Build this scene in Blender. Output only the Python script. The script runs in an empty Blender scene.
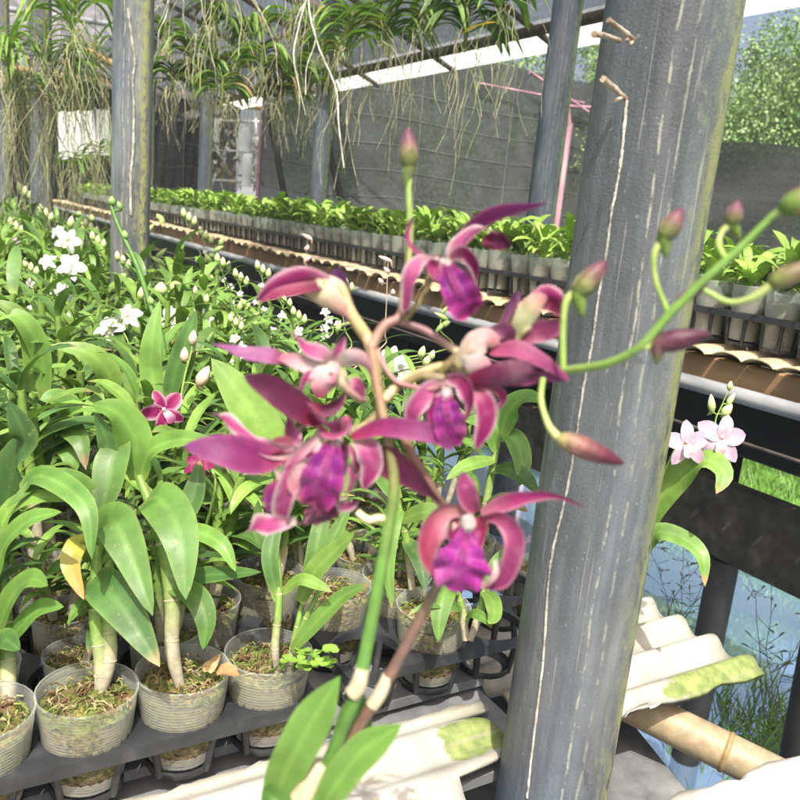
import bpy, math, random
from mathutils import Vector as V, Matrix, noise
R = math.radians
rnd = random.Random(7)
S = bpy.context.scene
COL = S.collection

# ------------------------------------------------------------------ camera
F = 800.0
YAW, PIT, ROL = R(31.5), R(13), R(5.4)
CAM = V((0, 0, 1.3))
hd = V((math.sin(YAW), math.cos(YAW), 0)); ZZ = V((0, 0, 1))
FW = hd * math.cos(PIT) - ZZ * math.sin(PIT)
r0 = V((math.cos(YAW), -math.sin(YAW), 0)); u0 = r0.cross(FW)
RT = r0 * math.cos(ROL) + u0 * math.sin(ROL)
UP = u0 * math.cos(ROL) - r0 * math.sin(ROL)
cd = bpy.data.cameras.new('camera'); cam = bpy.data.objects.new('camera', cd); COL.objects.link(cam)
cam.matrix_world = Matrix(((RT.x, UP.x, -FW.x, CAM.x), (RT.y, UP.y, -FW.y, CAM.y), (RT.z, UP.z, -FW.z, CAM.z), (0, 0, 0, 1)))
cd.sensor_width = 36; cd.lens = 36; cd.clip_start = .02; cd.clip_end = 1000
cd.dof.use_dof = True; cd.dof.focus_distance = 1.0; cd.dof.aperture_fstop = 12
S.camera = cam

def ray(x, y): return FW + RT * ((x - 400) / F) - UP * ((y - 400) / F)
def at(x, y, d): return CAM + ray(x, y) * d            # a point of the place at axis depth d
def atz(x, y, z):
    q = ray(x, y); return CAM + q * ((z - CAM.z) / q.z)

# ------------------------------------------------------------------ world, sun
SUN_AZ, SUN_EL = R(209), R(58)                          # azimuth the light comes from, clockwise from +Y
w = bpy.data.worlds.new('World'); S.world = w; w.use_nodes = True
nt = w.node_tree; nt.nodes.clear()
sky = nt.nodes.new('ShaderNodeTexSky'); sky.sky_type = 'NISHITA'; sky.sun_disc = False
sky.sun_elevation = SUN_EL; sky.sun_rotation = SUN_AZ; sky.dust_density = 9; sky.air_density = 1.0
bg = nt.nodes.new('ShaderNodeBackground'); bg.inputs[1].default_value = .15
wo = nt.nodes.new('ShaderNodeOutputWorld')
nt.links.new(sky.outputs[0], bg.inputs[0]); nt.links.new(bg.outputs[0], wo.inputs[0])
ld = bpy.data.lights.new('sun', 'SUN'); ld.energy = 4.4; ld.angle = R(.5); ld.color = (1, .95, .87)
sun = bpy.data.objects.new('sun', ld); COL.objects.link(sun)
sdir = V((math.sin(SUN_AZ) * math.cos(SUN_EL), math.cos(SUN_AZ) * math.cos(SUN_EL), math.sin(SUN_EL)))
sun.rotation_euler = sdir.to_track_quat('Z', 'Y').to_euler(); sun.location = (0, 0, 8)
S.view_settings.view_transform = 'Standard'; S.view_settings.look = 'None'
S.view_settings.exposure = .72; S.view_settings.gamma = 1; S.view_settings.use_curve_mapping = False
S.cycles.max_bounces = 8; S.cycles.transparent_max_bounces = 24
S.cycles.caustics_reflective = False; S.cycles.caustics_refractive = False

# ------------------------------------------------------------------ materials
class NT:
    def __init__(s, name):
        s.m = bpy.data.materials.new(name); s.m.use_nodes = True; s.t = s.m.node_tree; s.t.nodes.clear()
        s.out = s.n('OutputMaterial')
    def n(s, kind, **kw):
        nd = s.t.nodes.new('ShaderNode' + kind)
        for k, v in kw.items(): setattr(nd, k, v)
        return nd
    def l(s, a, b): s.t.links.new(a, b)
    def put(s, sock, v):
        if hasattr(v, 'is_linked') or hasattr(v, 'links'): s.l(v, sock)
        else: sock.default_value = (*v, 1) if isinstance(v, tuple) and len(v) == 3 and sock.type == 'RGBA' else v
    def mix(s, f, a, b, mode='MIX'):
        nd = s.n('Mix', data_type='RGBA', blend_type=mode)
        s.put(nd.inputs[0], f); s.put(nd.inputs[6], a); s.put(nd.inputs[7], b); return nd.outputs[2]
    def ramp(s, f, stops):
        nd = s.n('ValToRGB'); e = nd.color_ramp.elements
        while len(e) < len(stops): e.new(.5)
        for q, (p, c) in zip(e, stops):
            q.position = p; q.color = (*c, 1) if isinstance(c, tuple) else (c, c, c, 1)
        s.l(f, nd.inputs[0]); return nd.outputs[0]
    def coord(s, scale=(1, 1, 1), kind='Object'):
        tc = s.n('TexCoord'); mp = s.n('Mapping'); mp.inputs['Scale'].default_value = scale
        s.l(tc.outputs[kind], mp.inputs[0]); return mp.outputs[0]
    def noise(s, co, scale, detail=4, rough=.55, dist=0):
        nd = s.n('TexNoise'); s.l(co, nd.inputs['Vector'])
        nd.inputs['Scale'].default_value = scale; nd.inputs['Detail'].default_value = detail
        nd.inputs['Roughness'].default_value = rough; nd.inputs['Distortion'].default_value = dist
        return nd.outputs['Fac']
    def attr(s): return s.n('Attribute', attribute_name='Col').outputs['Color']
    def across(s): return s.n('Attribute', attribute_name='Col').outputs['Alpha']
    def rand(s): return s.n('ObjectInfo').outputs['Random']
    def math(s, op, a, b=0.0):
        nd = s.n('Math', operation=op); s.put(nd.inputs[0], a); s.put(nd.inputs[1], b); return nd.outputs[0]
    def bump(s, h, strength=.3, dist=.002):
        nd = s.n('Bump'); nd.inputs['Strength'].default_value = strength; nd.inputs['Distance'].default_value = dist
        s.l(h, nd.inputs['Height']); return nd.outputs[0]
    def bsdf(s, col, rough=.6, normal=None, spec=.5, **kw):
        p = s.n('BsdfPrincipled'); s.put(p.inputs['Base Color'], col); s.put(p.inputs['Roughness'], rough)
        p.inputs['Specular IOR Level'].default_value = spec
        for k, v in kw.items(): s.put(p.inputs[k], v)
        if normal is not None: s.l(normal, p.inputs['Normal'])
        return p.outputs[0]
    def shmix(s, f, a, b):
        nd = s.n('MixShader'); s.put(nd.inputs[0], f); s.l(a, nd.inputs[1]); s.l(b, nd.inputs[2]); return nd.outputs[0]
    def end(s, sh): s.l(sh, s.out.inputs[0]); return s.m

def m_leaf(name, trans=.19, rough=.43, var=.3, vein=True):
    t = NT(name); c = t.attr(); co = t.coord(); al = t.across()
    hs = t.n('HueSaturation'); t.l(c, hs.inputs['Color'])
    rn = t.rand()
    hs.inputs['Saturation'].default_value = .97
    t.l(t.math('MULTIPLY_ADD', rn, .035), hs.inputs['Hue']) if False else t.put(hs.inputs['Hue'], .5)
    mr = t.n('MapRange'); t.l(rn, mr.inputs[0]); mr.inputs[3].default_value = 1 - var; mr.inputs[4].default_value = 1 + var
    t.l(mr.outputs[0], hs.inputs['Value'])
    blot = t.ramp(t.noise(co, 42, 3), [(.3, .74), (.7, 1.18)])
    col = t.mix(1, hs.outputs[0], blot, 'MULTIPLY')
    spots = t.ramp(t.noise(co, 230, 2), [(.65, 0.0), (.72, 1.0)])
    col = t.mix(t.math('MULTIPLY', spots, .5), col, (.23, .22, .08))
    vn = t.math('SINE', t.math('MULTIPLY', al, 88.0))
    nb = t.bump(t.math('ADD', t.math('MULTIPLY', vn, .10), t.noise(co, 70, 3)), .16, .001)
    p = t.bsdf(col, t.ramp(t.noise(co, 60, 3), [(.3, rough - .04), (.7, rough + .2)]), nb, .4)
    tr = t.n('BsdfTranslucent'); t.l(t.mix(.5, col, (.17, .33, .03)), tr.inputs[0])
    return t.end(t.shmix(trans, p, tr.outputs[0]))
def m_petal():
    t = NT('petal'); c = t.attr(); co = t.coord(); al = t.across()
    v = t.ramp(t.noise(co, 240, 5, .65), [(.3, .80), (.7, 1.16)])
    col = t.mix(1, c, v, 'MULTIPLY')
    vn = t.math('SINE', t.math('ADD', t.math('MULTIPLY', al, 62.0), t.math('MULTIPLY', t.noise(co, 120, 2), 5.0)))
    col = t.mix(1, col, t.ramp(vn, [(.0, 1.0), (.45, .98), (.95, .70)]), 'MULTIPLY')
    pale = t.ramp(t.noise(co, 62, 4, .6), [(.56, 0.0), (.8, .22)])
    col = t.mix(pale, col, (.75, .45, .55))
    st = t.bump(t.math('ADD', t.math('MULTIPLY', vn, .3), t.noise(co, 300, 3)), .3, .0006)
    p = t.bsdf(col, .5, st, .35, **{'Sheen Weight': .12})
    tr = t.n('BsdfTranslucent'); t.l(col, tr.inputs[0])
    return t.end(t.shmix(.33, p, tr.outputs[0]))
def m_attr(name, rough=.6, spec=.4, nscale=60, lo=.75, hi=1.2, bump=.2, bd=.002):
    t = NT(name); c = t.attr(); co = t.coord()
    n = t.noise(co, nscale, 5)
    col = t.mix(1, c, t.ramp(n, [(.3, lo), (.7, hi)]), 'MULTIPLY')
    return t.end(t.bsdf(col, rough, t.bump(n, bump, bd), spec))
def m_post(name='weathered_pipe', dk=1.0, tone=(1, 1, 1)):
    t = NT(name); c = t.coord(); c1 = t.coord((1, 1, .10))
    base = t.ramp(t.noise(c1, 15, 7, .62), [(.3, (.06, .065, .074)), (.5, (.125, .132, .138)), (.72, (.22, .225, .225))])
    blue = t.ramp(t.noise(t.coord((1, 1, .35)), 7, 4), [(.50, 0.0), (.68, 1.0)])
    base = t.mix(t.math('MULTIPLY', blue, .5), base, (.07, .092, .135))
    fine = t.ramp(t.noise(t.coord((1, 1, .05)), 110, 4), [(.36, .86), (.64, 1.13)])
    base = t.mix(1, base, fine, 'MULTIPLY')
    blotch = t.ramp(t.noise(t.coord((1, 1, .4)), 14, 7, .65), [(.34, .74), (.66, 1.25)])
    base = t.mix(1, base, blotch, 'MULTIPLY')
    tc = t.n('TexCoord'); sx = t.n('SeparateXYZ'); t.l(tc.outputs['Normal'], sx.inputs[0])
    ang = t.math('ARCTAN2', sx.outputs[1], sx.outputs[0])
    sz = t.n('SeparateXYZ'); t.l(tc.outputs['Object'], sz.inputs[0])
    wob = t.math('MULTIPLY', t.math('SUBTRACT', t.noise(t.coord((0.6, .6, 1)), 5, 4, .6), .5), .42)
    crust = t.noise(t.coord((1, 1, .45)), 85, 5, .7)
    col = base
    for a0, wd, amt, cc, th in ((-127, .028, .75, (.44, .43, .33), .50), (-112, .034, .6, (.40, .40, .30), .53), (-98, .05, .35, (.34, .35, .25), .56), (-64, .36, .95, (.31, .32, .13), .45), (-88, .16, .4, (.30, .32, .16), .53), (140, .03, .5, (.4, .4, .33), .5)):
        dd = t.math('ABSOLUTE', t.math('ADD', t.math('SUBTRACT', ang, R(a0)), wob))
        k = t.math('MULTIPLY', t.ramp(t.math('DIVIDE', dd, wd), [(.25, 1.0), (1.0, 0.0)]), t.ramp(crust, [(th - .04, 0.0), (th + .05, 1.0)]))
        col = t.mix(t.math('MULTIPLY', k, amt), col, cc)
    col = t.mix(1, col, tuple(dk * x for x in tone), 'MULTIPLY')
    grain = t.ramp(t.noise(c, 520, 3, .7), [(.3, .90), (.7, 1.1)])
    col = t.mix(1, col, grain, 'MULTIPLY')
    chips = t.ramp(t.noise(t.coord((1, 1, .5)), 34, 6, .75), [(.62, 0.0), (.66, .6)])
    col = t.mix(chips, col, (.045, .045, .048))
    sp = t.ramp(t.noise(c, 150, 3), [(.67, 0.0), (.71, 1.0)])
    col = t.mix(t.math('MULTIPLY', sp, .25), col, (.34, .35, .31))
    sc = t.ramp(t.noise(t.coord((2.2, 2.2, .05)), 150, 2), [(.67, 0.0), (.70, .35)])
    col = t.mix(sc, col, (.34, .34, .32))
    return t.end(t.bsdf(col, t.ramp(t.noise(c, 25, 4), [(.3, .38), (.7, .62)]), t.bump(t.math('ADD', t.noise(c1, 55, 6), t.math('ADD', t.math('MULTIPLY', crust, .7), t.math('MULTIPLY', t.noise(c, 420, 3), .35))), .5, .003), .4))
def m_noise(name, stops, scale, rough=.7, stretch=(1, 1, 1), spec=.3, bump=.3, bd=.003, detail=6):
    t = NT(name); n = t.noise(t.coord(stretch), scale, detail)
    return t.end(t.bsdf(t.ramp(n, stops), rough, t.bump(n, bump, bd), spec))
def m_sheet():
    t = NT('fibre_cement'); c = t.coord()
    base = t.ramp(t.noise(c, 9, 6), [(.3, (.21, .20, .17)), (.5, (.34, .33, .295)), (.75, (.46, .45, .42))])
    st = t.ramp(t.noise(t.coord((.35, 2.2, 1)), 14, 5), [(.52, 0.0), (.64, 1.0)])
    base = t.mix(t.math('MULTIPLY', st, .4), base, (.36, .33, .25))
    al = t.ramp(t.noise(t.coord((.8, 1.6, 1)), 4.2, 6, .6), [(.53, 0.0), (.60, 1.0)])
    e = t.attr(); alg = t.math('MAXIMUM', t.math('MULTIPLY', al, .55), 0.0)
    gn = t.ramp(t.noise(c, 70, 4), [(.3, (.10, .15, .03)), (.7, (.24, .29, .08))])
    sx = t.n('SeparateColor'); t.l(e, sx.inputs[0])
    near = t.ramp(t.math('ADD', sx.outputs[0], t.math('MULTIPLY', t.math('SUBTRACT', t.noise(c, 26, 5), .5), 1.3)), [(.46, 0.0), (.58, .9)])
    fac = t.math('MAXIMUM', t.math('MULTIPLY', alg, .25), near)
    col = t.mix(fac, base, gn)
    dark = t.ramp(t.noise(c, 160, 3), [(.64, 0.0), (.72, .5)])
    col = t.mix(dark, col, (.20, .185, .14))
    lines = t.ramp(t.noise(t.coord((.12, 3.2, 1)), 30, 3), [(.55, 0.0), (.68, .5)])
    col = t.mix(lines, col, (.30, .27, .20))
    return t.end(t.bsdf(col, .85, t.bump(t.noise(c, 120, 5), .3, .0015), .2))
def m_cup(name='clear_plastic', tint=(.80, .82, .78), op=.12):
    t = NT(name); c = t.coord()
    n = t.noise(c, 17, 3); ring = t.n('TexWave', wave_type='BANDS', bands_direction='Z')
    t.l(t.coord(), ring.inputs[0]); ring.inputs['Scale'].default_value = 95
    col = t.mix(t.ramp(n, [(.46, 0.0), (.70, .7)]), tint, (.30, .34, .20))
    p = t.bsdf(col, .16, t.bump(ring.outputs[1], .32, .0008), .6)
    tl = t.n('BsdfTranslucent'); t.put(tl.inputs[0], tint)
    p2 = t.shmix(.35, p, tl.outputs[0])
    tr = t.n('BsdfTransparent'); tr.inputs[0].default_value = (.95, .97, .95, 1)
    fr = t.n('LayerWeight'); fr.inputs[0].default_value = .35
    f = t.math('ADD', t.math('MULTIPLY', fr.outputs[1], .5), t.ramp(n, [(.4, op - .08), (.7, op + .34)]))
    return t.end(t.shmix(t.math('MINIMUM', f, .95), tr.outputs[0], p2))
def m_net(name, col, op, scale=(60, 60, 60), var=.2, trl=.2, streak=(.4, .4, 6)):
    t = NT(name); c = t.coord()
    n = t.noise(t.coord(streak), 3.5, 6); f = t.noise(c, 55, 4)
    cc = t.mix(1, t.mix(1, (col[0], col[1], col[2]), t.ramp(n, [(.3, .76), (.7, 1.24)]), 'MULTIPLY'), t.ramp(f, [(.35, .75), (.65, 1.25)]), 'MULTIPLY')
    p = t.bsdf(cc, .7, None, .3)
    tl = t.n('BsdfTranslucent'); t.l(cc, tl.inputs[0])
    p = t.shmix(trl, p, tl.outputs[0])
    tr = t.n('BsdfTransparent')
    o = t.math('ADD', t.math('MULTIPLY', t.math('SUBTRACT', f, .5), var * 2), op)
    return t.end(t.shmix(t.math('MINIMUM', o, 1.0), tr.outputs[0], p))
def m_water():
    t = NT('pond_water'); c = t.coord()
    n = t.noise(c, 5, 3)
    d = t.bsdf(t.ramp(t.noise(c, 1.3, 3), [(.3, (.13, .23, .37)), (.7, (.16, .26, .40))]), .6, None, .2)  # blue body colour paints in the sky reflected off the pond
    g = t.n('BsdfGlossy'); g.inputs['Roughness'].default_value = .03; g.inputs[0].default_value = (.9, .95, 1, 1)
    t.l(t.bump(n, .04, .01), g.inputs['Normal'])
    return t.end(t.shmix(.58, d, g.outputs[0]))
def m_grass():
    t = NT('grass_ground'); c = t.coord()
    n = t.noise(c, 26, 8, .7); n2 = t.noise(c, .8, 4)
    a = t.ramp(n, [(.3, (.05, .13, .018)), (.55, (.12, .27, .035)), (.75, (.20, .38, .06))])
    return t.end(t.bsdf(t.mix(t.ramp(n2, [(.4, 0.0), (.7, .35)]), a, (.16, .30, .05)), .8, t.bump(n, .6, .03), .2))

M = dict(
    leaf=m_leaf('orchid_leaf'), leaf2=m_leaf('background_leaf', .25, .45, .35), petal=m_petal(),
    stem=m_attr('stem', .45, .4, 120, .75, 1.2, .12, .001), bark=m_attr('bark', .85, .2, 30, .5, 1.4, .6, .02),
    moss=m_attr('growing_moss', .9, .15, 190, .25, 1.7, 1, .006),
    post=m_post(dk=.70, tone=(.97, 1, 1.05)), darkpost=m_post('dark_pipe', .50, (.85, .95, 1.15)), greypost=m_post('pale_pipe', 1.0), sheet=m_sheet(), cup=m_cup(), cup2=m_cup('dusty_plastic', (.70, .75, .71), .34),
    tray=m_noise('black_plastic', [(.3, (.016, .018, .021)), (.6, (.032, .035, .04)), (.8, (.08, .08, .08))], 30, .42, spec=.5, bump=.15),
    black=m_noise('black_paint', [(.3, (.006, .006, .007)), (.7, (.018, .018, .019))], 14, .6, spec=.3),
    beam=m_noise('dark_mottled_beam', [(.3, (.018, .018, .016)), (.55, (.045, .042, .034)), (.75, (.09, .085, .06))], 22, .8),  # dark mottled tone of the bearers
    wood=m_noise('weathered_wood', [(.3, (.17, .10, .05)), (.6, (.30, .19, .10)), (.8, (.42, .29, .17))], 14, .75, (1, .12, 1)),
    bamboo=m_attr('bamboo', .5, .4, 70, .75, 1.2, .2, .001),
    steel=m_noise('galvanised_pipe', [(.3, (.11, .12, .13)), (.5, (.24, .25, .26)), (.75, (.40, .41, .41))], 18, .5, (1, .2, 1)),
    rust=m_noise('rusty_pipe', [(.3, (.03, .027, .026)), (.55, (.075, .06, .055)), (.75, (.16, .10, .07))], 16, .75),
    concrete=m_noise('grey_concrete', [(.3, (.085, .09, .095)), (.6, (.17, .175, .18)), (.8, (.26, .26, .25))], 20, .85),
    pink=m_noise('pink_paint', [(.3, (.26, .13, .18)), (.6, (.46, .27, .34)), (.8, (.52, .42, .44))], 9, .7, (1, 1, .2)),
    net=m_net('shade_net', (.058, .060, .066), .88, var=.12, trl=.2, streak=(1.5, 1.5, 1.2)), net2=m_net('slack_net', (.034, .036, .041), .9, var=.14, streak=(.5, .5, 9)),
    roofnet=m_net('roof_net', (.11, .12, .145), .82, var=.3, trl=.5), strip=m_net('white_sheet', (.80, .82, .84), .97, var=.02, trl=.3),
    corr=m_noise('roof_sheet', [(.3, (.07, .07, .078)), (.6, (.15, .15, .16)), (.8, (.24, .24, .24))], 5, .7),
    cloth=m_noise('white_cloth', [(.3, (.55, .56, .58)), (.7, (.78, .78, .78))], 5, .9),
    shade_sheet=m_noise('black_shade_sheet', [(.3, (.008, .008, .009)), (.7, (.022, .022, .022))], 9, .9, (1, 1, .2)),  # near-black, painted as the shade under the seedling bench
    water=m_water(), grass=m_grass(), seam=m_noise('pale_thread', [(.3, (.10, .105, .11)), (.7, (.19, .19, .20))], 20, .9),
)

# ------------------------------------------------------------------ mesh helpers
def cr(P, n):                                             # Catmull-Rom through P, n+1 samples
    P = [V(p) for p in P]
    if len(P) == 2: return [P[0].lerp(P[1], i / n) for i in range(n + 1)]
    Q = [P[0] * 2 - P[1]] + P + [P[-1] * 2 - P[-2]]; out = []
    for i in range(n + 1):
        s = i / n * (len(P) - 1); k = min(int(s), len(P) - 2); t = s - k
        a, b, c, d = Q[k:k + 4]
        out.append(.5 * ((2 * b) + (c - a) * t + (2 * a - 5 * b + 4 * c - d) * t * t + (3 * b - a - 3 * c + d) * t ** 3))
    return out
def lin(L, u):
    if not isinstance(L, (list, tuple)): return L
    if len(L) == 1: return L[0]
    s = u * (len(L) - 1); k = min(int(s), len(L) - 2); t = s - k; t = t * t * (3 - 2 * t)
    a, b = L[k], L[k + 1]
    if isinstance(a, tuple): return tuple(p + (q - p) * t for p, q in zip(a, b))
    return a + (b - a) * t
def mixc(a, b, t): return tuple(p + (q - p) * t for p, q in zip(a, b))
PROF = {
    'leaf': lambda u: max(.16, math.sin(math.pi * min(1, (.10 + .90 * u)) ** .92) ** .7) if u < .97 else (1 - u) / .03 * .3,
    'strap': lambda u: min(1, .55 + u * 1.2) * (1 if u < .7 else max(0.02, 1 - ((u - .7) / .3) ** 1.8)),
    'petal': lambda u: max(.05, math.sin(math.pi * (.06 + .94 * u) ** 1.05)) ** .62 if u < .985 else .04,
    'spoon': lambda u: (.28 + .72 * math.sin(math.pi / 2 * min(1, u / .62))) * (1 if u < .62 else math.sqrt(max(.002, 1 - ((u - .62) / .38) ** 2))),
    'lance': lambda u: max(.04, (1 - u) ** .8 * (.6 + .4 * min(1, u * 6))),
}
class MB:
    def __init__(s): s.v = []; s.f = []; s.c = []; s.sm = []; s.mi = []; s.slot = 0
    def add(s, vs, fs, cols=(.5, .5, .5), smooth=True):
        b = len(s.v); s.v += [tuple(v) for v in vs]
        s.c += list(cols) if isinstance(cols, list) else [cols] * len(vs)
        for f in fs: s.f.append(tuple(i + b for i in f)); s.sm.append(smooth); s.mi.append(s.slot)
    def ribbon(s, P, W, face, prof='leaf', roll=(0, 0), cup=0., fold=0., n=10, m=4, col=None, wave=0., ph=0., nw=2.):
        C = cr(P, n); face = V(face); vs = []; cs = []
        pr = PROF[prof]; lastN = None
        for i, c in enumerate(C):
            u = i / n
            T = (C[min(i + 1, n)] - C[max(i - 1, 0)]).normalized()
            N = face - T * face.dot(T)
            if N.length < .15 and lastN is not None: N = lastN - T * lastN.dot(T)
            N.normalize(); lastN = N.copy()
            a = R(lin(list(roll), u)); Sd = T.cross(N)
            N2 = N * math.cos(a) + Sd * math.sin(a); S2 = Sd * math.cos(a) - N * math.sin(a)
            wd = lin(W, u) if isinstance(W, (list, tuple)) else W
            wd *= pr(u) * .5; cu = lin(cup, u) if isinstance(cup, (list, tuple)) else cup
            for j in range(m + 1):
                q = j / m * 2 - 1
                if abs(cu) > .01: x = wd * math.sin(cu * q) / cu; z = wd * (1 - math.cos(cu * q)) / cu
                else: x = wd * q; z = 0
                z += fold * abs(q) * wd
                if wave: z += wave * wd * math.sin(u * math.pi * 2 * nw + ph + (1.2 if q > 0 else 0)) * abs(q) ** 1.5
                vs.append(c + S2 * x + N2 * z); cs.append((*(col(u, q) if col else (.5, .5, .5)), q * .5 + .5))
        fs = [(i * (m + 1) + j, i * (m + 1) + j + 1, (i + 1) * (m + 1) + j + 1, (i + 1) * (m + 1) + j) for i in range(n) for j in range(m)]
        s.add(vs, fs, cs); return s
    def tube(s, P, r, k=8, n=None, col=(.5, .5, .5), cap=True, jit=0.):
        n = n or max(1, (len(P) - 1) * 5); C = cr(P, n); vs = []; cs = []
        T = (C[1] - C[0]).normalized(); N = T.orthogonal().normalized()
        for i, c in enumerate(C):
            u = i / n; T = (C[min(i + 1, n)] - C[max(i - 1, 0)]).normalized()
            N = (N - T * N.dot(T)); N = N.normalized() if N.length > 1e-6 else T.orthogonal().normalized()
            B = T.cross(N); rr = lin(r, u)
            cc = col(u) if callable(col) else lin(col, u) if isinstance(col, list) else col
            for j in range(k):
                a = 2 * math.pi * j / k; q = rr * (1 + (rnd.uniform(-jit, jit) if jit else 0))
                vs.append(c + N * math.cos(a) * q + B * math.sin(a) * q); cs.append(cc)
        fs = [(i * k + j, i * k + (j + 1) % k, (i + 1) * k + (j + 1) % k, (i + 1) * k + j) for i in range(n) for j in range(k)]
        s.add(vs, fs, cs)
        if cap:
            s.add(vs[:k], [tuple(range(k))[::-1]], cs[:k], False); s.add(vs[-k:], [tuple(range(k))], cs[-k:], False)
        return s
    def lathe(s, prof, o=(0, 0, 0), k=20, axis=None, col=(.5, .5, .5)):   # prof: (r, z)
        o = V(o); q = V(axis).normalized().to_track_quat('Z', 'Y').to_matrix() if axis is not None else Matrix.Identity(3)
        vs = []; cs = []
        for i, (r, z) in enumerate(prof):
            for j in range(k):
                a = 2 * math.pi * j / k
                vs.append(o + q @ V((r * math.cos(a), r * math.sin(a), z))); cs.append(col[i] if isinstance(col, list) else col)
        fs = [(i * k + j, i * k + (j + 1) % k, (i + 1) * k + (j + 1) % k, (i + 1) * k + j) for i in range(len(prof) - 1) for j in range(k)]
        s.add(vs, fs, cs); return s
    def box(s, c, d, rz=0., col=(.5, .5, .5), bev=0.):
        c = V(c); h = V(d) / 2; q = Matrix.Rotation(rz, 3, 'Z')
        if bev <= 0:
            vs = [c + q @ V((h.x * a, h.y * b, h.z * e)) for a in (-1, 1) for b in (-1, 1) for e in (-1, 1)]
            s.add(vs, [(0, 1, 3, 2), (4, 6, 7, 5), (0, 4, 5, 1), (2, 3, 7, 6), (0, 2, 6, 4), (1, 5, 7, 3)], col, False); return s
        vs = []
        for e, ins in ((-1, bev), (-1 + bev / h.z, 0), (1 - bev / h.z, 0), (1, bev)):
            X, Y = h.x - ins, h.y - ins
            for x, y in ((-X + bev, -Y), (X - bev, -Y), (X, -Y + bev), (X, Y - bev), (X - bev, Y), (-X + bev, Y), (-X, Y - bev), (-X, -Y + bev)):
                vs.append(c + q @ V((x, y, h.z * e)))
        fs = [(i * 8 + j, i * 8 + (j + 1) % 8, (i + 1) * 8 + (j + 1) % 8, (i + 1) * 8 + j) for i in range(3) for j in range(8)]
        fs += [tuple(range(8))[::-1], tuple(range(24, 32))]
        s.add(vs, fs, col, False); return s
    def build(s, name, mat, parent=None, loc=None):
        me = bpy.data.meshes.new(name); me.from_pydata(s.v, [], s.f); me.update()
        a = me.color_attributes.new('Col', 'FLOAT_COLOR', 'POINT')
        a.data.foreach_set('color', [x for c in s.c for x in (c[0], c[1], c[2], c[3] if len(c) > 3 else .5)])
        me.polygons.foreach_set('use_smooth', s.sm)
        for m_ in (mat if isinstance(mat, (list, tuple)) else [mat]): me.materials.append(m_)
        me.polygons.foreach_set('material_index', s.mi)
        o = bpy.data.objects.new(name, me); COL.objects.link(o)
        if parent is not None: o.parent = parent
        if loc is not None: o.location = loc
        return o
def tag(o, label=None, cat=None, group=None, kind=None):
    if label: o['label'] = label
    if cat: o['category'] = cat
    if group: o['group'] = group
    if kind: o['kind'] = kind
    return o
def empty(name, loc=(0, 0, 0), label=None, cat=None, group=None, rz=0):
    o = bpy.data.objects.new(name, None); COL.objects.link(o); o.location = loc; o.rotation_euler = (0, 0, rz)
    o.empty_display_size = .05
    return tag(o, label, cat, group)
KIDS = {}
def kids(o):
    if o.name not in KIDS: KIDS[o.name] = [c for c in bpy.data.objects if c.parent == o]
    return KIDS[o.name]
def dup(o, parent=None, ks=None):
    c = o.copy(); COL.objects.link(c); c.parent = parent
    for ch in kids(o): dup(ch, c)
    return c
def drop(o):
    for c in list(o.children): drop(c)
    bpy.data.objects.remove(o)

# ------------------------------------------------------------------ the setting
PX0, PX1, PY0, PY1 = -5.0, 3.05, -5.0, 9.0              # the pond under the benches
g = MB(); E_ = 300
def quad(b, x0, y0, x1, y1, z): b.add([(x0, y0, z), (x1, y0, z), (x1, y1, z), (x0, y1, z)], [(0, 1, 2, 3)])
quad(g, -E_, -E_, PX0, E_, .10); quad(g, PX1, -E_, E_, E_, .10); quad(g, PX0, -E_, PX1, PY0, .10); quad(g, PX0, PY1, PX1, E_, .10)
for (x0, y0, x1, y1) in ((PX0, PY0, PX0, PY1), (PX1, PY1, PX1, PY0), (PX1, PY0, PX0, PY0), (PX0, PY1, PX1, PY1)):
    g.add([(x0, y0, .10), (x1, y1, .10), (x1, y1, -.3), (x0, y0, -.3)], [(0, 1, 2, 3)])
tag(g.build('ground', M['grass']), kind='structure')
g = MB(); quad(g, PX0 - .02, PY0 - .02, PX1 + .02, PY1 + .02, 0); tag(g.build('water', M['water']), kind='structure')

# ------------------------------------------------------------------ posts
def post(x, y, r, z1, label, lean=(0, 0), mat='post'):
    b = MB(); P = [(x + lean[0] * z / 3, y + lean[1] * z / 3, z) for z in (-.3, .5, 1.2, 2., z1)]
    b.tube([V(p) for p in P], r, 40 if r > .05 else 24, 24)
    o = b.build('shade_house_post', M[mat]); tag(o, label, 'post', 'grey round posts of the shade house')
    return o
big = post(.553, .523, .057, 3.0, 'thick grey round post close by, streaked with lime and yellow moss, with twigs on it', (.012, .012))
post(.555, 2.57, .057, 3.2, 'grey post rising from the near bench plants, with a dry root crawling up it', mat='greypost')
post(.585, 4.9, .057, 3.3, 'short looking grey post with dangling roots hiding its upper half')
post(.55, 6.75, .057, 3.3, 'pale grey post at the upper left edge behind the hanging orchid roots')
post(2.13, 2.54, .057, 2.9, 'dark slim post behind the far bench, next to the pink frame', mat='darkpost')
post(2.17, 4.75, .057, 2.9, 'dark post behind the seedlings in front of the shade net wall', mat='darkpost')
post(2.08, 6.85, .057, 2.9, 'small dark blue post standing before the narrow grey net panel', mat='darkpost')
post(2.10, 8.9, .057, 2.9, 'thin dark post far off, just right of the post with the crawling root', mat='darkpost')

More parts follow.
